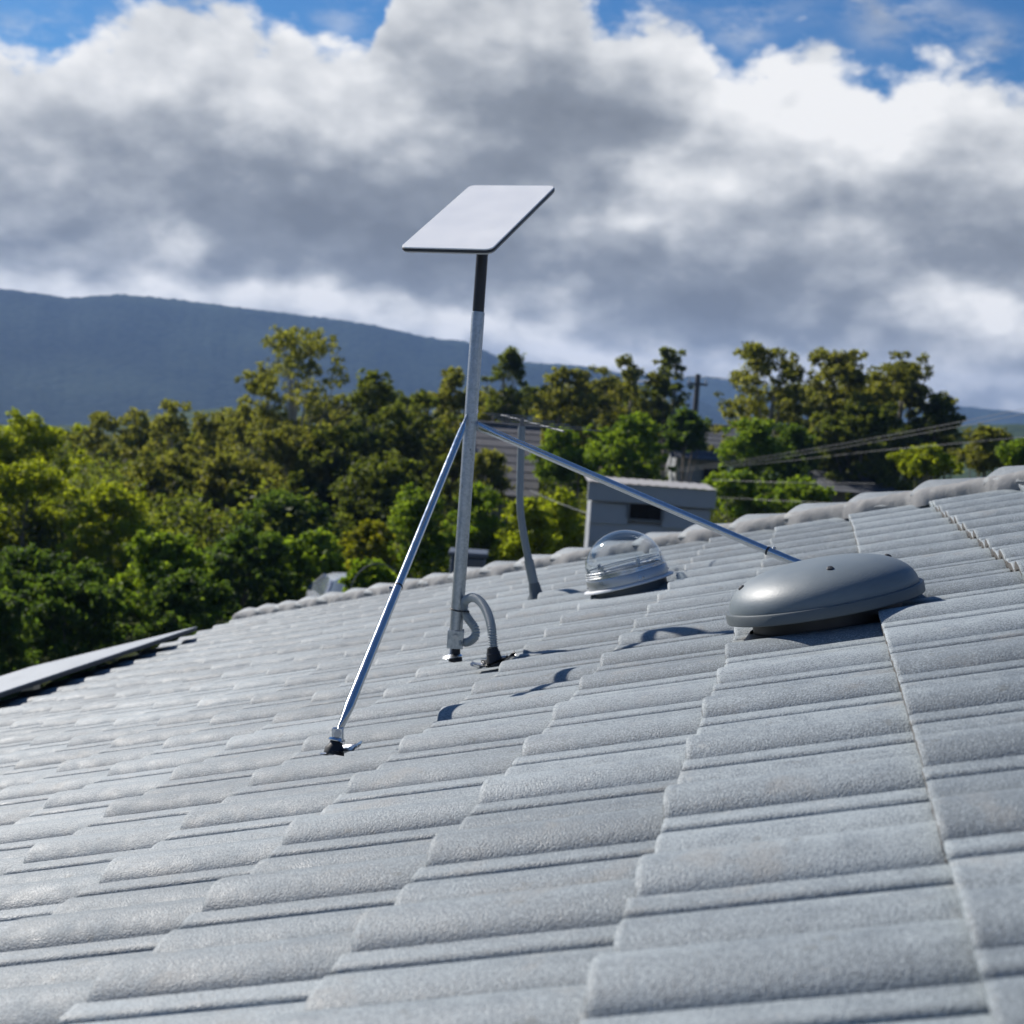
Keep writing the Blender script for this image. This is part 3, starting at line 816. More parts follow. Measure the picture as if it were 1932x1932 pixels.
fdir = UN
lft = at(638, 1383, depth(LFOOT) + 0.005)
ltop = APEX + (-cxh * 0.55 - cyh * 0.83) * (PR + .004) + Z3 * 0.01
strut(lft, ltop, -R[:, 0] * .9 - R[:, 1] * .3, 0.385, 1)
rs, rt = roofst(1548, 1108)
RFOOT = roofp(rs, rt, 0.0)
rft = at(1546, 1081, depth(RFOOT) + .01)
rtop = APEX + (cxh * 0.97 - cyh * 0.25) * (PR + .004) - Z3 * 0.004
strut(rft, rtop, -R[:, 1] * .8 + R[:, 0] * .3, 0.135, 2)
# apex fixings
for px, py, hh in ((880, 793, 0.0), (897, 776, 0.0)):
    p = at(px, py, depth(APEX) - PR * 0.8)
    MB().tube([p + R[:, 2] * .012, p - R[:, 2] * .004], 0.0058, 6).build('bolt', 'bolt', mount)
    MB().tube([p + R[:, 2] * .012, p - R[:, 2] * .0005], 0.0085, 18).build('washer', 'zinc', mount)
MB().tube([APEX - cxh * (PR + .012) - Z3 * .002, APEX + cxh * (PR + .012) - Z3 * .002], 0.004, 8).build('bolt', 'bolt', mount)
# feet of the struts
for nm, base, ft, sd in (('left', LFOOT, lft, 3), ('right', RFOOT, rft, 6)):
    axf = (ft - base); axf /= np.linalg.norm(axf)
    L2 = np.linalg.norm(ft - base)
    MB().lathe([(0.021, -0.012), (0.020, 0.0), (0.014, 0.008), (0.0115, 0.018), (0.0105, L2 * 0.50)], base, axf, n=24).build('rubber_boot', 'rubber', mount)
    thread(base - R[:, 0] * .011, base + axf * (L2 * .62) - R[:, 0] * .008, 0.0048).build('threaded_stud', 'bolt', mount)
    MB().lathe([(0.004, L2 * .48), (0.0165, L2 * .48), (0.0175, L2 * .53), (0.0165, L2 * .66), (0.010, L2 * .72)], base, axf, n=24).build('collar', 'zinc', mount)
    for sg in (-1, 1):
        MB().box(base + axf * (L2 * .86) + R[:, 2] * sg * .0085, R[:, 0], R[:, 2], -R[:, 1], 0.022, 0.0032, 0.030).build('hinge_plate', 'zinc', mount, bevel=0.0012)
    MB().tube([ft - R[:, 2] * .016, ft + R[:, 2] * .016], 0.0045, 10).build('bolt', 'bolt', mount)
    MB().tube([ft - R[:, 2] * .0155, ft - R[:, 2] * .011], 0.0078, 6).build('bolt', 'bolt', mount)
    crumpled(base + R[:, 0] * .012 + UN * -.004, US, UT, 0.080, 0.045, sd, 0.008, 0.007).build('flashing', 'alu', mount, smooth=60)

# antenna panel
DC = pole_at(hDish); ZC = depth(DC); sc = ZC / F; kk = sc / 0.0016025
e1 = R @ (np.array([0.2486, 0.0248, -0.11]) * ZC / 4.22); e2 = R @ (np.array([0.1831, -0.2415, 0.35]) * ZC / 4.22)
e2 = e2 - e1 * (e1 @ e2) / (e1 @ e1)
DWd, DHt = np.linalg.norm(e1), np.linalg.norm(e2); ex = e1 / DWd; ey = e2 / DHt; en = np.cross(ex, ey)
DC = at(906, 408.5, ZC)
dish = empty('satellite_antenna', pole_at(hTop), 'white flat rectangular satellite antenna tilted on a black mast', 'antenna')
def rrect(w, h, r, n=7):
    P = []
    for cxx, cyy, a0 in ((w / 2 - r, h / 2 - r, 0), (-w / 2 + r, h / 2 - r, 90), (-w / 2 + r, -h / 2 + r, 180), (w / 2 - r, -h / 2 + r, 270)):
        for k in range(n):
            a = math.radians(a0 + 90 * k / (n - 1)); P.append((cxx + r * math.cos(a), cyy + r * math.sin(a)))
    return P
def slab(layers, capt=True, capb=True):
    vs = []; fs = []
    for w, h, r, z in layers:
        P = rrect(w, h, r); n = len(P)
        vs += [DC + ex * a + ey * b + en * z for a, b in P]
    for i in range(len(layers) - 1):
        for j in range(n): fs.append((i * n + j, i * n + (j + 1) % n, (i + 1) * n + (j + 1) % n, (i + 1) * n + j))
    if capb: fs.append(tuple(reversed(range(n))))
    if capt: fs.append(tuple(range((len(layers) - 1) * n, len(layers) * n)))
    return MB().add(vs, fs)
slab([(DWd - .004, DHt - .004, .020, 0.0), (DWd - .004, DHt - .004, .020, 0.0022), (DWd - .006, DHt - .006, .019, 0.0032)]).build('face_panel', 'dish_white', dish)
slab([(DWd - .003, DHt - .003, .021, -0.0078), (DWd, DHt, .022, -0.0062), (DWd, DHt, .022, -0.0012), (DWd - .002, DHt - .002, .021, -0.0002)]).build('edge_trim', 'dish_trim', dish)
slab([(DWd * .30, DHt * .34, .03, -0.040), (DWd * .55, DHt * .60, .03, -0.035), (DWd * .86, DHt * .86, .03, -0.020), (DWd - .006, DHt - .006, .022, -0.0125), (DWd - .001, DHt - .001, .022, -0.0082)]).build('back_shell', 'dish_back', dish)
mtop = DC - en * 0.030
MB().tube([pole_at(hTop - .03), pole_at(hTop + 0.0), pole_at(hTop + .002), pole_at(h_at(480)), 0.4 * pole_at(h_at(480)) + 0.6 * mtop, mtop], [0.0165] * 6, 28).build('mast', 'black_steel', dish)

# flexible conduit with its cable tie, and its roof boot
cs, ct = roofst(931, 1238); CB = roofp(cs, ct, -0.010)
zP = depth(pole_at(.05)) - .015; zB = depth(CB)
cp_px = [(866, 1212, 0), (877, 1212.5, 0), (888, 1209, .05), (897, 1199, .1), (896, 1185, .1), (886, 1171, .05), (878, 1158, 0), (875, 1144, 0), (879, 1133, .05), (891, 1127.5, .2),
         (904, 1133, .4), (915, 1147, .6), (923, 1166, .8), (928, 1190, .95), (931, 1222, 1)]
ctrl = [at(x, y, zP + (zB - zP) * k) for x, y, k in cp_px]
def catmull(P, n):
    P = [2 * P[0] - P[1]] + list(P) + [2 * P[-1] - P[-2]]; out = []
    for i in range(1, len(P) - 2):
        for k in range(n):
            t_ = k / n
            out.append(0.5 * ((2 * P[i]) + (-P[i - 1] + P[i + 1]) * t_ + (2 * P[i - 1] - 5 * P[i] + 4 * P[i + 1] - P[i + 2]) * t_ ** 2 + (-P[i - 1] + 3 * P[i] - 3 * P[i + 1] + P[i + 2]) * t_ ** 3))
    out.append(P[-2]); return out
def resample(P, step):
    P = np.array(P); d = np.concatenate([[0], np.cumsum(np.linalg.norm(np.diff(P, axis=0), axis=1))])
    q = np.arange(0, d[-1], step); return [np.array([np.interp(x, d, P[:, i]) for i in range(3)]) for x in q]
pth = resample(catmull(ctrl, 16), 0.00135)
rr = [0.0132 - 0.0036 * (0.5 + 0.5 * math.cos(2 * math.pi * i / 5.0)) for i in range(len(pth))]
con = MB().tube(pth, rr, 20).build('flexible_conduit', 'conduit', None, smooth=60)
tag(con, 'grey corrugated conduit looping between pole foot and roof boot', 'conduit')
tz = [pole_at(h_at(1150)) - cxh * (PR + .004) - cyh * .002]
tiep = []
c1 = at(855, 1150, depth(pole_at(.1))); 
for k in range(25):
    a = 2 * math.pi * k / 24
    ctr = pole_at(h_at(1151)); ctr2 = at(876, 1151, zP)
    base_ = ctr if math.cos(a) < 0 else ctr2
    rad = PR + .0022 if math.cos(a) < 0 else 0.0135
    tiep.append(base_ + cxh * math.cos(a) * rad + cyh * math.sin(a) * (PR + .0022 if math.cos(a) < 0.3 else .0135) + Z3 * (-0.004 * math.cos(a)))
tie = MB().tube(tiep, 0.0022, 8).build('cable_tie', 'rubber', None)
tag(tie, 'black cable tie holding the conduit to the pole', 'cable tie')
boot = empty('conduit_boot', CB, 'black rubber conduit boot on crumpled metal flashing', 'boot')
MB().lathe([(0.027, -0.016), (0.023, 0.000), (0.0195, 0.008), (0.0185, 0.018), (0.0160, 0.026), (0.0145, 0.031), (0.014, 0.034), (0.009, 0.034)], CB, 0.75 * UN + 0.25 * Z3, n=28).build('boot', 'rubber', boot)
MB().lathe([(0.0185, 0.016), (0.0198, 0.018), (0.0185, 0.020)], CB, 0.75 * UN + 0.25 * Z3, n=28).build('clamp_ring', 'dish_trim', boot)
crumpled(CB - UN * .010 + R[:, 0] * -.006, US, UT, 0.115, 0.05, 5, 0.010, 0.014).build('flashing', 'alu', boot, smooth=60)
crumpled(CB - UN * .004 + R[:, 0] * .006, US, UT, 0.085, 0.055, 8, 0.010, 0.014).build('rubber_skirt', 'rubber', boot, smooth=60)

# ------------------------------------------------------------------ round roof vent
VH = 0.012
vs_, vt_ = roofst(1556, 1143, VH)
VB = roofp(vs_, vt_, 0.0); RN, RS = UN, US
UN = UN * math.cos(math.radians(3.2)) + US * math.sin(math.radians(3.2)); US = US * math.cos(math.radians(3.2)) - RN * math.sin(math.radians(3.2))
vent = empty('roof_vent', VB, 'large grey domed roof vent on the tiles', 'roof vent')
VR = 0.211; DH = 0.086
pr = [(VR - .004, VH + 0.017)]
for k in range(0, 25):
    a = math.radians(90 * k / 24)
    r_ = (VR - 0.006) * max(0.0, math.cos(a)) ** 0.80; z_ = DH * math.sin(a) ** 0.92
    pr.append((max(r_, 1e-4), VH + 0.017 + z_))
dome = MB().lathe(pr, VB, UN, xa=US, n=96).build('cover', 'vent', vent, smooth=40)
MB().lathe([(VR - .012, VH + .000), (VR + .001, VH - .002), (VR + .003, VH + .000), (VR + .003, VH + .019), (VR + .001, VH + .0215), (VR - .009, VH + .0215)], VB, UN, xa=US, n=96).build('lip', 'vent_lip', vent, smooth=40)
MB().lathe([(VR - .012, VH + .004), (.10, VH + .010), (.02, VH + .012)], VB, UN, xa=US, n=64).build('underside', 'vent_dark', vent)
MB().lathe([(.172, -.075), (.170, -.028), (.162, -.020), (.160, VH + .012)], VB, UN, xa=US, n=64).build('throat', 'vent_dark', vent)
def on_dome(ang, frac):
    a = math.radians(90 * frac); r_ = (VR - .006) * math.cos(a) ** .80; z_ = VH + .017 + DH * math.sin(a) ** .92
    d = US * math.cos(ang) + UT * math.sin(ang)
    return VB + d * r_ + UN * z_, d
for ang, fr_ in ((-78, .62), (14, .50), (60, .45), (105, .45), (150, .45), (190, .42)):
    p, d = on_dome(math.radians(ang), fr_)
    ax_ = UN * .85 + d * .5; ax_ /= np.linalg.norm(ax_)
    MB().lathe([(0.0078, -0.002), (0.0078, 0.0012), (0.0055, 0.0038), (0.0002, 0.0046)], p, ax_, n=14).build('rivet', 'vent_dark', vent)
# dektite style lead skirt under the vent
MB().lathe([(.170, -.018), (.185, -.034), (.20, -.050)], VB, UN, xa=US, n=64).build('skirt', 'vent_dark', vent)

UN, US = RN, RS
# ------------------------------------------------------------------ tubular skylight
KH = 0.004
ks, kt = roofst(1186, 1099, KH); KB = roofp(ks, kt)
sk = empty('skylight', KB, 'clear domed tubular skylight with metal collar on the roof', 'skylight')
KR = 0.165
MB().lathe([(KR - .012, KH - .006), (KR - .002, KH - .006), (KR, KH - .003), (KR - .002, KH + .001), (KR - .022, KH + .006), (KR - .024, KH + .003)], KB, UN, xa=US, n=80).build('flange', 'white_plastic', sk)
MB().lathe([(KR - .024, KH + .002), (KR - .017, KH + .006), (KR - .0165, KH + .036), (KR - .019, KH + .040), (KR - .026, KH + .040), (KR - .028, KH + .02)], KB, UN, xa=US, n=80).build('collar', 'ring_metal', sk)
MB().lathe([(KR - .03, -.08), (KR - .03, KH - .004), (KR - .012, KH - .006)], KB, UN, xa=US, n=64).build('flashing_upstand', 'vent_lip', sk)
pr = [(KR - .021, KH + .040), (KR - .0205, KH + .052), (KR - .023, KH + .054), (KR - .0225, KH + .062)]
DR, DHH = KR - .0235, .126
for k in range(0, 29):
    a = math.radians(90 * k / 28); pr.append((max(DR * math.cos(a) ** 1.05, 1e-4), KH + .064 + DHH * math.sin(a) ** 1.0))
MB().lathe(pr, KB, UN, xa=US, n=96).build('dome', 'acrylic', sk, smooth=60)
MB().lathe([(KR - .033, KH - .02), (KR - .033, KH + .052), (KR - .031, KH + .054), (KR - .030, KH + .030)], KB, UN, xa=US, n=64).build('tube_rim', 'tube_silver', sk)
MB().lathe([(KR - .033, KH + .01), (.05, KH + .006), (.0005, KH + .004)], KB, UN, xa=US, n=48).build('diffuser', 'vent_lip', sk)
for hh_, rr_ in ((.046, .0195), (.054, .0215), (.063, .023)):
    MB().lathe([(KR - rr_ - .001, KH + hh_), (KR - rr_ + .0015, KH + hh_ + .001), (KR - rr_ - .001, KH + hh_ + .0025)], KB, UN, xa=US, n=80).build('rib', 'ring_metal', sk)
MB().lathe([(KR - .036, KH + .070), (KR - .034, KH + .071), (KR - .036, KH + .074)], KB, UN, xa=US, n=64).build('rib', 'white_plastic', sk)
for ang in (-118, -60, 10, 75, 140, 200):
    d = US * math.cos(math.radians(ang)) + UT * math.sin(math.radians(ang)); tgv = np.cross(UN, d)
    MB().box(KB + d * (KR - .030) + UN * (KH + .068), d, tgv, UN, 0.006, 0.012, 0.030).build('clip', 'acrylic' if ang % 2 else 'ring_metal', sk)
    MB().lathe([(.0045, 0), (.0045, .002), (.0005, .0032)], KB + d * (KR - .0165) + UN * (KH + .016), d, n=10).build('screw', 'bolt', sk)

# ------------------------------------------------------------------ bent mast with a small aerial behind
ms, mt = roofst(1010, 1117); MBs = roofp(ms, mt); zm = depth(MBs)
aer = empty('aerial_mast', MBs, 'bent grey pipe mast with a small aerial beyond the antenna', 'mast')
pm = catmull([at(1011, 1120, zm), at(1003, 1083, zm), at(994, 1040, zm), at(985, 990, zm), at(981, 950, zm), at(981.5, 900, zm), at(983, 850, zm), at(984.5, 803, zm)], 8)
MB().tube(pm, [0.0150 if i > 14 else 0.0165 for i in range(len(pm))], 18).build('pipe', 'mast_grey', aer)
MB().tube([pm[0] - UN * .03, pm[3], pm[13]], [.022, .0205, .0200], 20).build('sleeve', 'mast_grey', aer)
MB().lathe([(.045, -.035), (.036, -.012), (.028, .0), (.024, .03), (.0215, .045)], pm[0], UN * .8 + Z3 * .2, n=24).build('boot', 'vent_lip', aer)
b0, b1 = at(946, 783, zm + .35), at(1064, 814, zm - .3)
bo = MB().tube([b0, b1], 0.0045, 8).build('boom', 'antenna_alu', aer)
MB().tube([pm[-1], pm[-1] + Z3 * .03], .009, 8).build('clamp', 'antenna_alu', aer)
bd = (b1 - b0) / np.linalg.norm(b1 - b0); cr_ = np.cross(bd, Z3); cr_ /= np.linalg.norm(cr_)
for k in range(6):
    c = b0 + (b1 - b0) * (k + .3) / 6; ln = 0.10 + .02 * k
    MB().tube([c - cr_ * ln + Z3 * .006, c + cr_ * ln + Z3 * .006], 0.0022, 6).build('element', 'antenna_alu', bo)

# ------------------------------------------------------------------ grey shed beyond the hip
def yh(x): return 966 + (UPC[2] * -F - UPC[0] * (x - 966)) / UPC[1] * 1.0
def horizon_y(x):
    # y of the horizon at column x:  UPC . (x, y, F) = 0
    return 966 - (UPC[0] * (x - 966) + UPC[2] * F) / UPC[1]
SD = 27.0
pl, pr_ = at(1112, 902, SD), at(1350, 924, SD)
zt = (pl[2] + pr_[2]) / 2; zgr = 0.0
ax = pr_ - pl; ax[2] = 0; SWd = np.linalg.norm(ax); ax /= SWd; ay = np.cross(Z3, ax)
if (R.T @ ay)[2] < 0: ay = -ay
SDp = 1.5
sc_ = (pl + pr_) / 2; sc_[2] = 0
shed = empty('shed', sc_, 'grey boarded shed with pale roof and dark window beyond the hip', 'shed')
bh = 0.34; nb = int(zt / bh)
WX0, WX1 = -0.04 * SWd, 0.10 * SWd
wl, wr = at(1187, 940, SD), at(1249, 985, SD)
wx0 = (wl - sc_) @ ax; wx1 = (wr - sc_) @ ax; wz1 = wl[2] + .02; wz0 = wr[2]
for k in range(nb):
    z0 = zt - 0.40 - (k + 1) * bh; z1 = z0 + bh
    if z1 < 0.1: break
    segs = [(-SWd / 2 + .06, SWd / 2 - .06)]
    if z1 > wz0 and z0 < wz1: segs = [(-SWd / 2 + .06, wx0), (wx1, SWd / 2 - .06)]
    for a0, a1 in segs:
        vs = []
        for a in (a0, a1):
            for dy, z in ((0.0, z1), (-0.045, z0), (-0.045, z0 - .012), (0.03, z0), (0.03, z1)):
                vs.append(sc_ + ax * a + ay * dy + Z3 * z)
        fs = [(0, 1, 6, 5), (1, 2, 7, 6), (2, 3, 8, 7), (3, 4, 9, 8), (4, 0, 5, 9), (4, 3, 2, 1, 0), (5, 6, 7, 8, 9)]
        MB().add(vs, [tuple(reversed(f)) for f in fs]).build('board', 'siding', shed)
MB().box(sc_ + ay * (SDp / 2 + .06) + Z3 * (zt - .3) / 2, ax, ay, Z3, SWd - .14, SDp - .06, zt - .3).build('wall', 'siding', shed)
MB().box(sc_ + ay * 0.0 + Z3 * (zt - .20), ax, ay, Z3, SWd + .02, .16, .32).build('fascia_board', 'siding', shed, bevel=.01)
rf = MB()
n = 14
vs = []; fs = []
for i in range(n * 2 + 1):
    a = -SWd / 2 - .03 + (SWd + .06) * i / (n * 2)
    for b in (-.12, SDp): vs.append(sc_ + ax * a + ay * b + Z3 * (zt - .03 + (.012 if i % 2 else 0) + .02 * (b > 0)))
for i in range(n * 2): fs.append((i * 2, i * 2 + 2, i * 2 + 3, i * 2 + 1))
rf.add(vs, fs); rf.build('roof', 'shed_roof', shed)
wc = sc_ + ax * (wx0 + wx1) / 2 + Z3 * (wz0 + wz1) / 2
wnd = MB().box(wc + ay * .03, ax, ay, Z3, wx1 - wx0, .02, wz1 - wz0).build('window', 'window_dark', shed)
for (dx, dz, sx, sz) in ((-.5, 0, .05, 1), (.5, 0, .05, 1), (0, .5, 1, .05), (0, -.5, 1, .05)):
    MB().box(wc + ax * dx * (wx1 - wx0) + Z3 * dz * (wz1 - wz0) - ay * .02, ax, ay, Z3, (wx1 - wx0 if sx == 1 else .05) + (.0 if sx == 1 else 0.0), .05 if sx == 1 else .056, (wz1 - wz0 - .05 if sz == 1 else .05)).build('frame', 'window_frame', wnd)

# ------------------------------------------------------------------ far houses
def far_house(name, D, xl, xr, y_ridge, y_eave, label, roofm, wallm, deep=7.0, rows=9, windows=()):
    xm = (xl + xr) / 2
    a, b = at(xl, horizon_y(xl), D), at(xr, horizon_y(xr), D)
    ax = b - a; ax[2] = 0; w = np.linalg.norm(ax); ax /= w; ay = np.cross(Z3, ax)
    if (R.T @ ay)[2] < 0: ay = -ay
    c = (a + b) / 2; gz = ground_z(c[0], c[1]); c[2] = gz - .3
    ze = at(xm, y_eave, D)[2]; zr = at(xm, y_ridge, D + deep / 2)[2]
    root = empty(name, c, label, 'house')
    for k in range(rows):
        u0, u1 = k / rows, (k + 1) / rows
        for sg in (-1, 1):
            f = (lambda u, l: c + ay * (deep / 2 + sg * (deep / 2 + .4) * (1 - u)) * 1.0 + Z3 * (ze + (zr - ze) * u - c[2] + l))
            vs = []
            for x in (-w / 2 - .3, w / 2 + .3):
                vs += [f(u0, .025) + ax * x, f(u1 + .02, .0) + ax * x, f(u1 + .02, -.04) + ax * x, f(u0, .0) + ax * x]
            MB().add(vs, [(0, 1, 5, 4), (3, 7, 6, 2), (0, 4, 7, 3), (1, 2, 6, 5), (0, 3, 2, 1), (4, 5, 6, 7)]).build('roof_course', roofm, root)
    MB().box(c + ay * deep / 2 + Z3 * (ze - c[2]) / 2, ax, ay, Z3, w - .3, deep - .4, ze - c[2]).build('wall', wallm, root)
    vs = [c + ax * x + ay * (deep / 2 + yy) + Z3 * (zz - c[2]) for x in (-w / 2 + .16, w / 2 - .16) for yy, zz in ((-deep / 2 + .2, ze), (deep / 2 - .2, ze), (0, zr - .15))]
    MB().add(vs, [(0, 1, 2), (5, 4, 3)]).build('gable', wallm, root)
    MB().tube([c + ay * deep / 2 + Z3 * (zr - c[2]) - ax * (w / 2 + .3), c + ay * deep / 2 + Z3 * (zr - c[2]) + ax * (w / 2 + .3)], .10, 8).build('ridge', roofm, root)
    for wx, ww, wh in windows:
        q = c + ax * wx + ay * .19 + Z3 * (ze - c[2] - .35 - wh / 2)
        wo_ = MB().box(q, ax, ay, Z3, ww, .06, wh).build('window', 'window_dark', root)
        for dx in (-.5, 0, .5): MB().box(q + ax * dx * ww - ay * .02, ax, ay, Z3, .06, .08, wh).build('frame', 'window_frame', wo_)
far_house('old_house', 46, 900, 1010, 803, 935, 'old house with weathered grey brown roof behind the pole', 'old_roof', 'brick', 8, 9, ((-.6, .9, 1.0),))
far_house('grey_house', 62, 1285, 1392, 804, 868, 'grey house between the trees below the utility pole', 'grey_roof', 'siding', 6, 7, ((.4, .9, .9),))
far_house('low_house', 50, 1545, 1690, 893, 930, 'low dark grey roof just above the hip at right', 'grey_roof', 'brick', 6, 6)

# ------------------------------------------------------------------ cars and a bin glimpsed below the trees
def car(c, fw, label, paint):
    fw = np.array([fw[0], fw[1], 0.0]); fw /= np.linalg.norm(fw); sd = np.cross(Z3, fw)
    c = np.array([c[0], c[1], ground_z(c[0], c[1])])
    root = empty('parked_car', c, label, 'car')
    # body loft: stations along the length (x, half width, sill z, belt z)
    st = [(-2.15, .70, .42, .72), (-2.05, .82, .30, .92), (-1.3, .88, .24, 1.0), (0, .90, .22, .98), (1.1, .88, .24, .95), (1.8, .82, .28, .84), (2.1, .66, .40, .66)]
    vs = []; fs = []
    for x, hw, z0, z1 in st:
        for a, z in ((-hw * .92, z0), (-hw, (z0 + z1) / 2), (-hw * .93, z1 - .03), (-hw * .6, z1 + .02), (hw * .6, z1 + .02), (hw * .93, z1 - .03), (hw, (z0 + z1) / 2), (hw * .92, z0)):
            vs.append(c + fw * x + sd * a + Z3 * z)
    n = 8
    for i in range(len(st) - 1):
        for j in range(n): fs.append((i * n + j, (i + 1) * n + j, (i + 1) * n + (j + 1) % n, i * n + (j + 1) % n))
    fs += [tuple(range(n)), tuple(reversed(range((len(st) - 1) * n, len(st) * n)))]
    MB().add(vs, fs).build('body', paint, root, smooth=50)
    cb = [(-1.80, .02, .80, .96), (-1.45, .22, .76, .96), (-1.05, .40, .70, .96), (-.4, .47, .68, .96), (.15, .455, .68, .96), (.55, .30, .72, .96), (1.10, .02, .80, .95)]
    vs = []; n = 9
    for x, hh_, hw, zb in cb:
        for k in range(n):
            a = math.pi * k / (n - 1); ca, sa = math.cos(a), math.sin(a)
            vs.append(c + fw * x + sd * hw * math.copysign(abs(ca) ** .45, ca) * (1 - .14 * sa) + Z3 * (zb + hh_ * sa ** .55))
    roof_f, glass_f = [], []
    for i in range(len(cb) - 1):
        for k in range(n - 1):
            q = (i * n + k, (i + 1) * n + k, (i + 1) * n + k + 1, i * n + k + 1)
            (roof_f if (1 < i < 4 and 2 <= k <= 5) else glass_f).append(q)
    MB().add(vs, roof_f).build('roof', paint, root, smooth=60)
    MB().add(vs, glass_f).build('window', 'car_glass', root, smooth=60)
    for pk in ((2, 6), (4, 6)):
        for a_ in (2, 6):
            MB().tube([vs[pk[0] * n + a_], vs[(0 if pk[0] == 2 else 6) * n + (1 if a_ == 2 else 7)]], .035, 6).build('pillar', paint, root)
    for x in (-1.35, 1.35):
        for a in (-.8, .8):
            q = c + fw * x + sd * a + Z3 * .32
            w_ = MB().tube([q - sd * .1, q + sd * .1], .32, 20).build('wheel', 'tyre', root)
            MB().tube([q - sd * .105, q + sd * .105], .19, 14).build('rim', 'rail', w_)
    for a in (-.6, .6):
        q = c + fw * 2.08 + sd * a + Z3 * .66
        MB().box(q, sd, fw, Z3, .3, .1, .13).build('headlight', 'car_glass', root, bevel=.02)
p = at(682, 1100, 26.0); car(p, R[:, 2] * -1 + R[:, 0] * .2, 'silver car just above the roof edge behind the left strut', 'car_paint')
p = at(884, 1050, 22.0); pg = np.array([p[0], p[1], ground_z(p[0], p[1])]); hh = p[2] - pg[2] + .08
bn = empty('wheelie_bin', pg, 'dark grey box just above the roof edge behind the pole', 'bin')
hxx = np.array([R[0, 0], R[1, 0], 0]); hxx /= np.linalg.norm(hxx); hyy = np.cross(Z3, hxx)
MB().box(pg + Z3 * (hh - .07) / 2, hxx, hyy, Z3, .5, .55, hh - .07).build('body', 'plastic_grey', bn, bevel=.03)
MB().box(pg + Z3 * (hh - .03), hxx, hyy, Z3, .56, .62, .07).build('lid', 'plastic_grey', bn, bevel=.02)
w_ = MB().tube(catmull([at(662, 1112, 15.5), at(668, 1093, 15.5), at(684, 1074, 15.5), at(705, 1064, 15.5), at(730, 1066, 15.5), at(748, 1080, 15.5)], 8), .006, 6).build('bent_wire', 'antenna_alu', None)
tag(w_, 'thin pale wire arching over the silver car', 'wire')

# ------------------------------------------------------------------ utility pole and wires
UD = 85.0
ub, ut = at(1305, 860, UD), at(1316, 706, UD); ub[2] = ground_z(ub[0], ub[1]) - .3; ut[0:2] = ub[0:2] + 0.0
up_root = empty('utility_pole', ub, 'dark timber utility pole standing between the tree crowns', 'utility pole')
utop = np.array([ub[0], ub[1], at(1314, 706, UD)[2]])
MB().tube([ub, utop], [.19, .14], 12).build('post', 'wood_pole', up_root)
for dz, ln in ((-.55, .55), (-2.6, .35)):
    MB().box(utop + Z3 * dz, hxx, hyy, Z3, ln * 2, .10, .12).build('crossarm', 'wood_pole', up_root)
    for k in (-1, 1): MB().tube([utop + Z3 * (dz + .06) + hxx * k * ln * .85, utop + Z3 * (dz + .26) + hxx * k * ln * .85], .05, 8).build('insulator', 'white_plastic', up_root)
def wire(name, pts, r, label, sag=0.0):
    P = [at(x, y, D) for x, y, D in pts]
    o = MB().tube(catmull(P, 10), r, 6).build(name, 'cable', None)
    return tag(o, label, 'wire', 'overhead wires behind the roof')
wire('power_line', [(1290, 884, 46), (1440, 862, 38), (1560, 842, 33), (1760, 806, 28), (1960, 766, 24)], .0042, 'upper overhead wire climbing across the dark trees at right')
wire('power_line', [(1290, 889, 46), (1440, 868, 38), (1560, 849, 33), (1760, 814, 28), (1960, 775, 24)], .0042, 'overhead wire just below the uppermost one across the right trees')
wire('power_line', [(1380, 880, 40), (1500, 868, 35), (1650, 851, 31), (1800, 837, 28), (1960, 822, 24)], .004, 'lowest of the wires crossing the dark trees at right')
wire('power_line', [(1345, 905, 30), (1440, 909, 28), (1540, 911, 27), (1650, 912, 26)], .0036, 'thin level wire right of the shed, the upper one')
wire('power_line', [(1345, 938, 30), (1420, 942, 28), (1500, 946, 27), (1600, 951, 26)], .0036, 'thin level wire right of the shed, the lower one')
wire('power_line', [(1000, 925, 31), (1040, 943, 29), (1075, 957, 28), (1112, 970, 26.9)], .006, 'pale wire running down to the left side of the shed')
wire('power_line', [(1180, 722, 90), (1250, 716, 87), (1312, 711, 85), (1380, 716, 90), (1460, 726, 95)], .02, 'thin high wire strung along the utility pole top')

# ------------------------------------------------------------------ trees
def leaves(rng, C, Rr, n, ll, lw, droop, up):
    w = Rr[:, 0] * Rr[:, 1] + Rr[:, 0] * Rr[:, 2]; w = w / w.sum()
    idx = rng.choice(len(C), n, p=w)
    d = rng.normal(size=(n, 3)); d /= np.linalg.norm(d, axis=1)[:, None]
    K = 14
    sd = rng.normal(size=(len(C), K, 3)); sd /= np.linalg.norm(sd, axis=2)[:, :, None]
    sd *= (0.45 + 0.62 * rng.random((len(C), K)))[:, :, None]
    sr = 0.24 + 0.20 * rng.random((len(C), K))
    j = rng.integers(0, K, n)
    rad = sr[idx, j] * (0.3 + 0.7 * rng.random(n) ** 0.6) * (1 + 0.2 * rng.normal(size=n))
    P = C[idx] + (sd[idx, j] + d * rad[:, None]) * Rr[idx]
    N = d * 0.5 + rng.normal(size=(n, 3)) * 0.75 + np.array([0, 0, up])
    N /= np.linalg.norm(N, axis=1)[:, None]
    Tg = rng.normal(size=(n, 3)) + np.array([0, 0, -droop])
    Tg -= N * (Tg * N).sum(1)[:, None]; Tg /= np.linalg.norm(Tg, axis=1)[:, None]
    B = np.cross(N, Tg)
    s = (0.65 + 0.7 * rng.random(n))[:, None]
    V = np.stack([P - Tg * ll * .45 * s + B * lw * .5 * s, P + Tg * ll * .6 * s, P - Tg * ll * .45 * s - B * lw * .5 * s], 1).reshape(-1, 3)
    return V
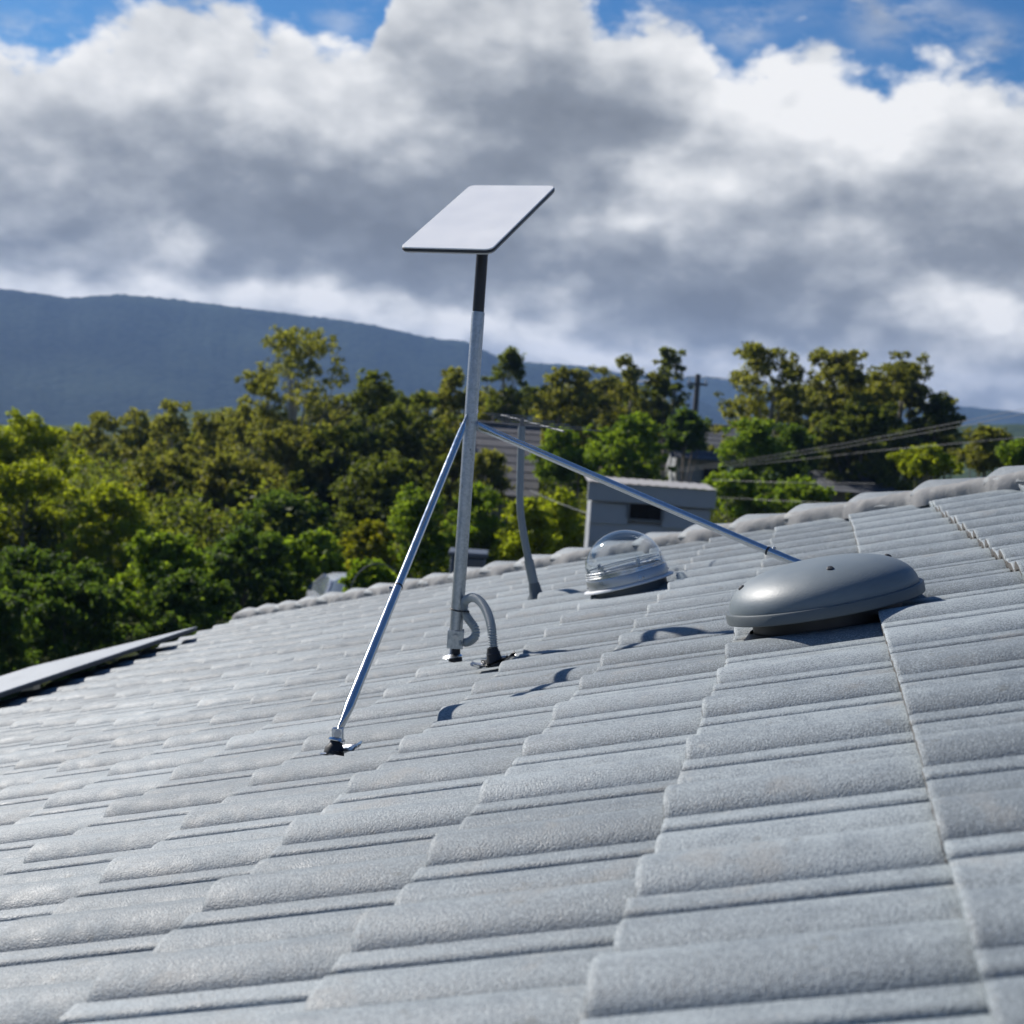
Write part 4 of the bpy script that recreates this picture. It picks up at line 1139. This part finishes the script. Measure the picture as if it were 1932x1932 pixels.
def quads(name, V, m, p=None):
    me = bpy.data.meshes.new(name); n = len(V); nf = n // 3
    if p is not None: V = V - np.array(p.location)
    me.vertices.add(n); me.vertices.foreach_set('co', V.astype(np.float32).ravel())
    me.loops.add(n); me.loops.foreach_set('vertex_index', np.arange(n, dtype=np.int32))
    me.polygons.add(nf); me.polygons.foreach_set('loop_start', np.arange(0, n, 3, dtype=np.int32))
    me.update(calc_edges=True); me.validate()
    me.materials.append(m)
    o = bpy.data.objects.new(name, me); COL.objects.link(o); o.parent = p
    return o
def tree(kind, leaf, x, ytop, ybot, wpx, D, seed, label, name=None, group='trees behind the roof', dens=1.0, bark='bark'):
    rng = np.random.default_rng(seed)
    c0 = at(x, horizon_y(x), D); gz = ground_z(c0[0], c0[1])
    ztop = at(x, ytop, D)[2]; zbot = max(gz + .15, at(x, ybot, D)[2]); rx = wpx / 2 / F * D
    H = ztop - zbot; cz = zbot + H * .5
    base = np.array([c0[0], c0[1], gz])
    root = empty(name or ('gum_tree' if kind == 'gum' else 'bush' if kind == 'bush' else 'tree'), base, label, 'bush' if kind == 'bush' else 'tree', group)
    nC = {'gum': 74, 'tree': 84, 'bush': 64}[kind]
    ang = rng.random(nC) * 2 * math.pi; zz = rng.random(nC)
    if kind == 'gum':
        zz = zz ** 0.8; prof_ = 0.35 + 0.65 * np.sin(np.pi * np.clip(0.12 + zz * 0.80, 0, 1)); rr = (0.25 + 0.75 * rng.random(nC) ** .6) * prof_
    else:
        prof_ = np.sqrt(np.clip(1 - (zz * 1.55 - .62) ** 2, 0.05, 1)) if kind == 'tree' else np.sqrt(np.clip(1 - (zz * 1.0) ** 2.2, 0.05, 1)); rr = (0.2 + 0.8 * rng.random(nC) ** .5) * prof_
    lobe = 1 + 0.24 * np.sin(2 * ang + rng.random() * 6) + 0.18 * np.sin(5 * ang + rng.random() * 6 + 3 * zz)
    rr = rr * np.clip(lobe, .5, 1.35)
    zz = np.clip(zz + 0.10 * np.sin(3 * ang + rng.random() * 6), 0, 1)
    cl = {'gum': 0.19, 'tree': 0.225, 'bush': 0.25}[kind]
    cr = cl * min(rx, H * .6) * (0.6 + 0.75 * rng.random(nC))
    cr = np.clip(cr, .22, 1.3)
    st = rng.random(nC) < .22
    rr = np.where(st, rr * 1.18 + .1, rr); cr = np.where(st, cr * .55, cr)
    hgt = {'gum': .72, 'tree': .75, 'bush': .75}[kind]
    Cn = np.stack([base[0] + np.cos(ang) * rr * (rx - cr * .7), base[1] + np.sin(ang) * rr * (rx - cr * .7), zbot + cr * .5 + zz * np.maximum(H - cr * 1.25, .1)], 1)
    # make sure one clump marks the top
    Cn[0] = [base[0] + rng.normal() * rx * .12, base[1], ztop - cr[0] * hgt]
    Rr = np.stack([cr, cr, cr * hgt], 1)
    ar = float((cr ** 2).sum()) * math.pi
    ll, lw = {'gum': (.13, .052), 'tree': (.105, .062), 'bush': (.105, .062)}[kind]
    k = D / 40.0; ll *= max(.75, k ** .6); lw *= max(.75, k ** .6)
    n = int(np.clip(ar * dens * {'gum': 1.5, 'tree': 2.6, 'bush': 2.6}[kind] / (ll * lw * .5), 5000, 34000))
    V = leaves(rng, Cn, Rr, n, ll, lw, 1.1 if kind == 'gum' else .35, .15 if kind == 'gum' else .5)
    quads('crown', V, LEAF[leaf], root)
    # trunk and limbs
    mb = MB(); lean = rng.normal(size=2) * .05 * H
    tr0 = base - np.array([0, 0, .2]); tr1 = np.array([base[0] + lean[0], base[1] + lean[1], zbot + H * .62])
    r0 = max(.05, .017 * (ztop - gz))
    P = [tr0 + (tr1 - tr0) * u + np.array([math.sin(u * 5 + seed), math.cos(u * 4 + seed), 0]) * .02 * H * u for u in np.linspace(0, 1, 7)]
    mb.tube(P, list(np.linspace(r0, r0 * .45, 7)), 8)
    tk = mb.build('trunk', bark, root)
    sel = np.argsort(-cr)[: (20 if kind == 'gum' else 9)]
    for j in sel:
        f = float(np.clip((Cn[j][2] - zbot) / H * .8 - .15 + rng.normal() * .06, .25, .97)); i0 = f * 6; i = int(i0)
        q = P[i] + (P[min(i + 1, 6)] - P[i]) * (i0 - i)
        mid = (q * .45 + Cn[j] * .55) + np.array([0, 0, -.06 * H])
        lb = MB().tube(catmull([q, mid, Cn[j]], 4), list(np.linspace(r0 * .34, r0 * .08, 9)), 5, cap=False).build('limb', bark, tk)
    return root
TREES = [
    # kind, leaf, x, ytop, ybot, width px, D, seed, label, dens, bark
    ('tree', 'lime', 45, 776, 1010, 250, 40, 1, 'yellow green tree filling the far left edge', 1.0, 'bark'),
    ('gum', 'gum', 205, 778, 960, 120, 58, 2, 'thin grey green gum right of the yellow green edge tree', .7, 'gum_bark'),
    ('gum', 'gum', 268, 772, 930, 80, 60, 3, 'narrow gum with pale stem below the mountain foot', .8, 'gum_bark'),
    ('gum', 'gum', 335, 757, 950, 110, 56, 4, 'slender olive gum left of the tall gum', .9, 'gum_bark'),
    ('gum', 'gum', 400, 778, 960, 110, 54, 5, 'short olive gum touching the tall gum on its left', 1.0, 'gum_bark'),
    ('gum', 'gum', 565, 618, 880, 240, 50, 6, 'tallest airy gum tree with crown against the mountain', .62, 'gum_bark'),
    ('gum', 'gum', 490, 700, 930, 130, 51, 7, 'olive gum leaning on the left of the tallest gum', .8, 'gum_bark'),
    ('tree', 'gum', 560, 800, 1000, 230, 48, 36, 'olive tree below the crown of the tallest gum', .9, 'gum_bark'),
    ('tree', 'dark', 712, 698, 900, 130, 55, 8, 'round dark crown right of the tallest gum', 1.0, 'bark'),
    ('tree', 'dark', 790, 738, 960, 170, 50, 9, 'broad dark tree left of the pole', 1.1, 'bark'),
    ('tree', 'gum', 858, 694, 900, 110, 53, 10, 'olive crown just left of the pole', 1.1, 'bark'),
    ('tree', 'dark', 660, 800, 1010, 200, 47, 11, 'deep shadowed tree behind the left strut', 1.2, 'bark'),
    ('gum', 'dark', 957, 656, 800, 80, 60, 12, 'single small gum crown just right of the pole top', 1.1, 'gum_bark'),
    ('tree', 'gum', 935, 735, 800, 90, 64, 37, 'brownish olive tree above the old house', 1.0, 'bark'),
    ('tree', 'gum', 1065, 692, 880, 150, 60, 13, 'dull green tree above the old house ridge', 1.0, 'bark'),
    ('tree', 'gum', 1130, 690, 880, 130, 62, 14, 'dull green tree left of the pair of upright crowns', 1.0, 'bark'),
    ('tree', 'gum', 1185, 670, 860, 110, 64, 15, 'upright crown left of the tallest one above the shed', 1.0, 'gum_bark'),
    ('tree', 'dark', 1257, 655, 840, 85, 64, 16, 'tall upright crown above the shed beside the utility pole', 1.1, 'gum_bark'),
    ('tree', 'green', 1100, 800, 930, 190, 46, 17, 'bright green tree between the old house and the shed', 1.0, 'bark'),
    ('tree', 'green', 1200, 780, 920, 150, 45, 18, 'green tree right above the shed roof', 1.0, 'bark'),
    ('tree', 'deep', 1300, 772, 850, 95, 52, 19, 'dark rounded bush tree under the utility pole', 1.2, 'bark'),
    ('tree', 'gum', 1440, 648, 870, 180, 56, 20, 'large airy gum at the left of the right hand group', .85, 'gum_bark'),
    ('tree', 'gum', 1570, 658, 900, 190, 54, 21, 'dense olive gum in the middle of the right hand group', 1.1, 'gum_bark'),
    ('tree', 'gum', 1700, 664, 900, 200, 55, 22, 'tall green gum on the right of the right hand group', 1.0, 'gum_bark'),
    ('tree', 'dark', 1768, 742, 900, 130, 54, 23, 'lower shoulder tree at the right end of the group', 1.1, 'bark'),
    ('tree', 'dark', 1640, 760, 940, 260, 52, 38, 'dark shaded tree low in the right hand group', 1.3, 'bark'),
    ('tree', 'green', 1430, 790, 900, 130, 46, 24, 'bright green round tree below the airy gum', 1.1, 'bark'),
    ('tree', 'deep', 1500, 800, 930, 130, 47, 39, 'dark green tree beside the bright round one', 1.2, 'bark'),
    ('bush', 'lime', 1755, 838, 900, 130, 40, 25, 'yellow green bush over the hip at right', 1.0, 'bark'),
    ('tree', 'gum', 1868, 806, 890, 110, 42, 26, 'olive bush tree near the right edge', 1.0, 'bark'),
    ('bush', 'green', 1930, 828, 880, 90, 38, 27, 'small green bush at the right edge', 1.0, 'bark'),
    ('bush', 'green', 1400, 888, 980, 150, 38, 28, 'green bush just right of the shed', 1.0, 'bark'),
    ('bush', 'green', 1520, 900, 970, 150, 37, 29, 'green bush behind the level wires', 1.0, 'bark'),
    ('bush', 'lime', 60, 868, 1090, 300, 34, 40, 'bright yellow green shrub mass below the edge tree', 1.1, 'bark'),
    ('bush', 'lime', 225, 912, 1100, 240, 34, 41, 'yellow green shrub right of the brightest one', 1.1, 'bark'),
    ('tree', 'gum', 330, 850, 1060, 210, 42, 42, 'olive tree in the middle of the left thicket', 1.1, 'bark'),
    ('tree', 'gum', 445, 858, 1060, 180, 41, 43, 'olive tree left of the pale gum stems', 1.1, 'bark'),
    ('tree', 'deep', 550, 930, 1080, 190, 38, 44, 'dark green tree at the foot of the tallest gum', 1.2, 'bark'),
    ('tree', 'dark', 740, 860, 1060, 240, 42, 45, 'shadowed tree between the two struts and the bushes', 1.3, 'bark'),
    ('bush', 'deep', 90, 1035, 1300, 330, 26, 46, 'dark green bush at the lower left above the grey patio roof', 1.2, 'bark'),
    ('bush', 'green', 330, 1010, 1260, 230, 27, 47, 'green bush above the far end of the grey patio roof', 1.2, 'bark'),
    ('bush', 'deep', 480, 1000, 1230, 220, 28, 48, 'dark green bush above the lower roof corner', 1.2, 'bark'),
    ('bush', 'green', 610, 1000, 1200, 180, 29, 49, 'green bush left of the silver car', 1.2, 'bark'),
    ('bush', 'rust', 715, 985, 1100, 130, 31, 50, 'yellowish bush behind the left strut', 1.1, 'bark'),
    ('bush', 'green', 800, 918, 1100, 150, 33, 51, 'bright green bush left of the pole', 1.1, 'bark'),
    ('bush', 'green', 925, 915, 1080, 130, 32, 52, 'bright green bush right of the pole', 1.1, 'bark'),
    ('bush', 'lime', 1010, 940, 1060, 130, 31, 53, 'yellow green bush behind the bent mast', 1.1, 'bark'),
    ('bush', 'lime', 1070, 920, 1060, 120, 33, 54, 'yellow green bush against the left of the shed', 1.1, 'bark'),
    ('bush', 'deep', 150, 1085, 1330, 300, 23, 55, 'very dark bush touching the grey patio roof edge', 1.3, 'bark'),
    ('bush', 'deep', 0, 1120, 1400, 240, 21, 56, 'shadowed bush in the lower left corner of the trees', 1.3, 'bark'),
    ('bush', 'deep', 380, 1080, 1260, 220, 23.5, 57, 'low dark bush right above the roof corner', 1.3, 'bark'),
    ('gum', 'gum', 930, 850, 960, 90, 41, 60, 'thin olive sapling in front of the old house', .6, 'gum_bark'),
    ('bush', 'green', 725, 1062, 1140, 90, 22.5, 58, 'small green bush covering the right side of the silver car', 1.2, 'bark'),
]
BACK = [(-20, 800, 160, 'at the left frame edge behind the yellow green tree'), (110, 806, 150, 'peeping right of the yellow green edge tree'), (160, 822, 120, 'behind the thin grey green gum'),
        (300, 800, 150, 'between the narrow gum and the slender olive gum'), (385, 812, 140, 'behind the short olive gum'), (470, 770, 150, 'behind the gum leaning on the tallest one'),
        (640, 742, 160, 'just right of the tallest gum'), (745, 735, 150, 'behind the round dark crown'), (830, 742, 150, 'behind the olive crown left of the pole'),
        (905, 728, 120, 'straight behind the pole'), (1010, 730, 140, 'right of the single small gum crown'), (1090, 722, 140, 'between the two dull green trees'),
        (1160, 716, 130, 'left of the pair of upright crowns'), (1225, 724, 120, 'between the pair of upright crowns'), (1500, 722, 140, 'between the airy gum and the dense olive gum'),
        (1630, 706, 150, 'between the dense olive gum and the tall green gum'), (1760, 768, 110, 'behind the right shoulder tree')]
for k, (x, yt, wp, where) in enumerate(BACK):
    TREES.append(('tree', ('gum', 'dark', 'gum')[k % 3], x, yt, yt + 170, wp, 68 + (k * 7) % 11, 100 + k, 'back row tree ' + where, 1.0, 'bark'))
for (kind, leaf, x, yt, yb, wp, D, seed, label, dens, bark) in TREES:
    tree(kind, leaf, x, yt, yb, wp, D, seed, label, dens=dens, bark=bark, group='back row of trees' if seed >= 100 else 'trees behind the roof')

# undergrowth filling the ground between the trees
rng = np.random.default_rng(77); Cs = []; Rs = []
for k in range(420):
    x = rng.uniform(-150, 2080); D = rng.uniform(34, 75)
    p = at(x, horizon_y(x), D); r_ = rng.uniform(.5, 1.1)
    Cs.append([p[0], p[1], ground_z(p[0], p[1]) + r_ * .7]); Rs.append([r_ * 1.3, r_ * 1.3, r_])
V = leaves(rng, np.array(Cs), np.array(Rs), 110000, .17, .10, .3, .5)
o = quads('undergrowth', V, LEAF['dark'])
tag(o, 'dark leafy undergrowth filling the gaps below the trees', 'undergrowth', kind='stuff')

# ------------------------------------------------------------------ air
HX = 1600.0
m_ = MB().box((0, 0, 2.0), (1, 0, 0), (0, 1, 0), (0, 0, 1), 2 * HX + 1600, 2 * HX + 1600, 160.0)
hz_m = bpy.data.materials.new('haze'); hz_m.use_nodes = True; ht = NT(hz_m.node_tree); ht.n.clear()
ho = ht.n.new('ShaderNodeOutputMaterial'); pvn = ht.n.new('ShaderNodeVolumePrincipled')
pvn.inputs['Color'].default_value = (0.32, 0.54, 1.0, 1); pvn.inputs['Density'].default_value = 0.00024; pvn.inputs['Anisotropy'].default_value = 0.1
ht.l.new(pvn.outputs[0], ho.inputs['Volume'])
M['haze'] = hz_m
o = m_.build('haze', 'haze', None, smooth=0)
tag(o, 'thin blue summer haze lying over the valley', 'haze', kind='stuff')
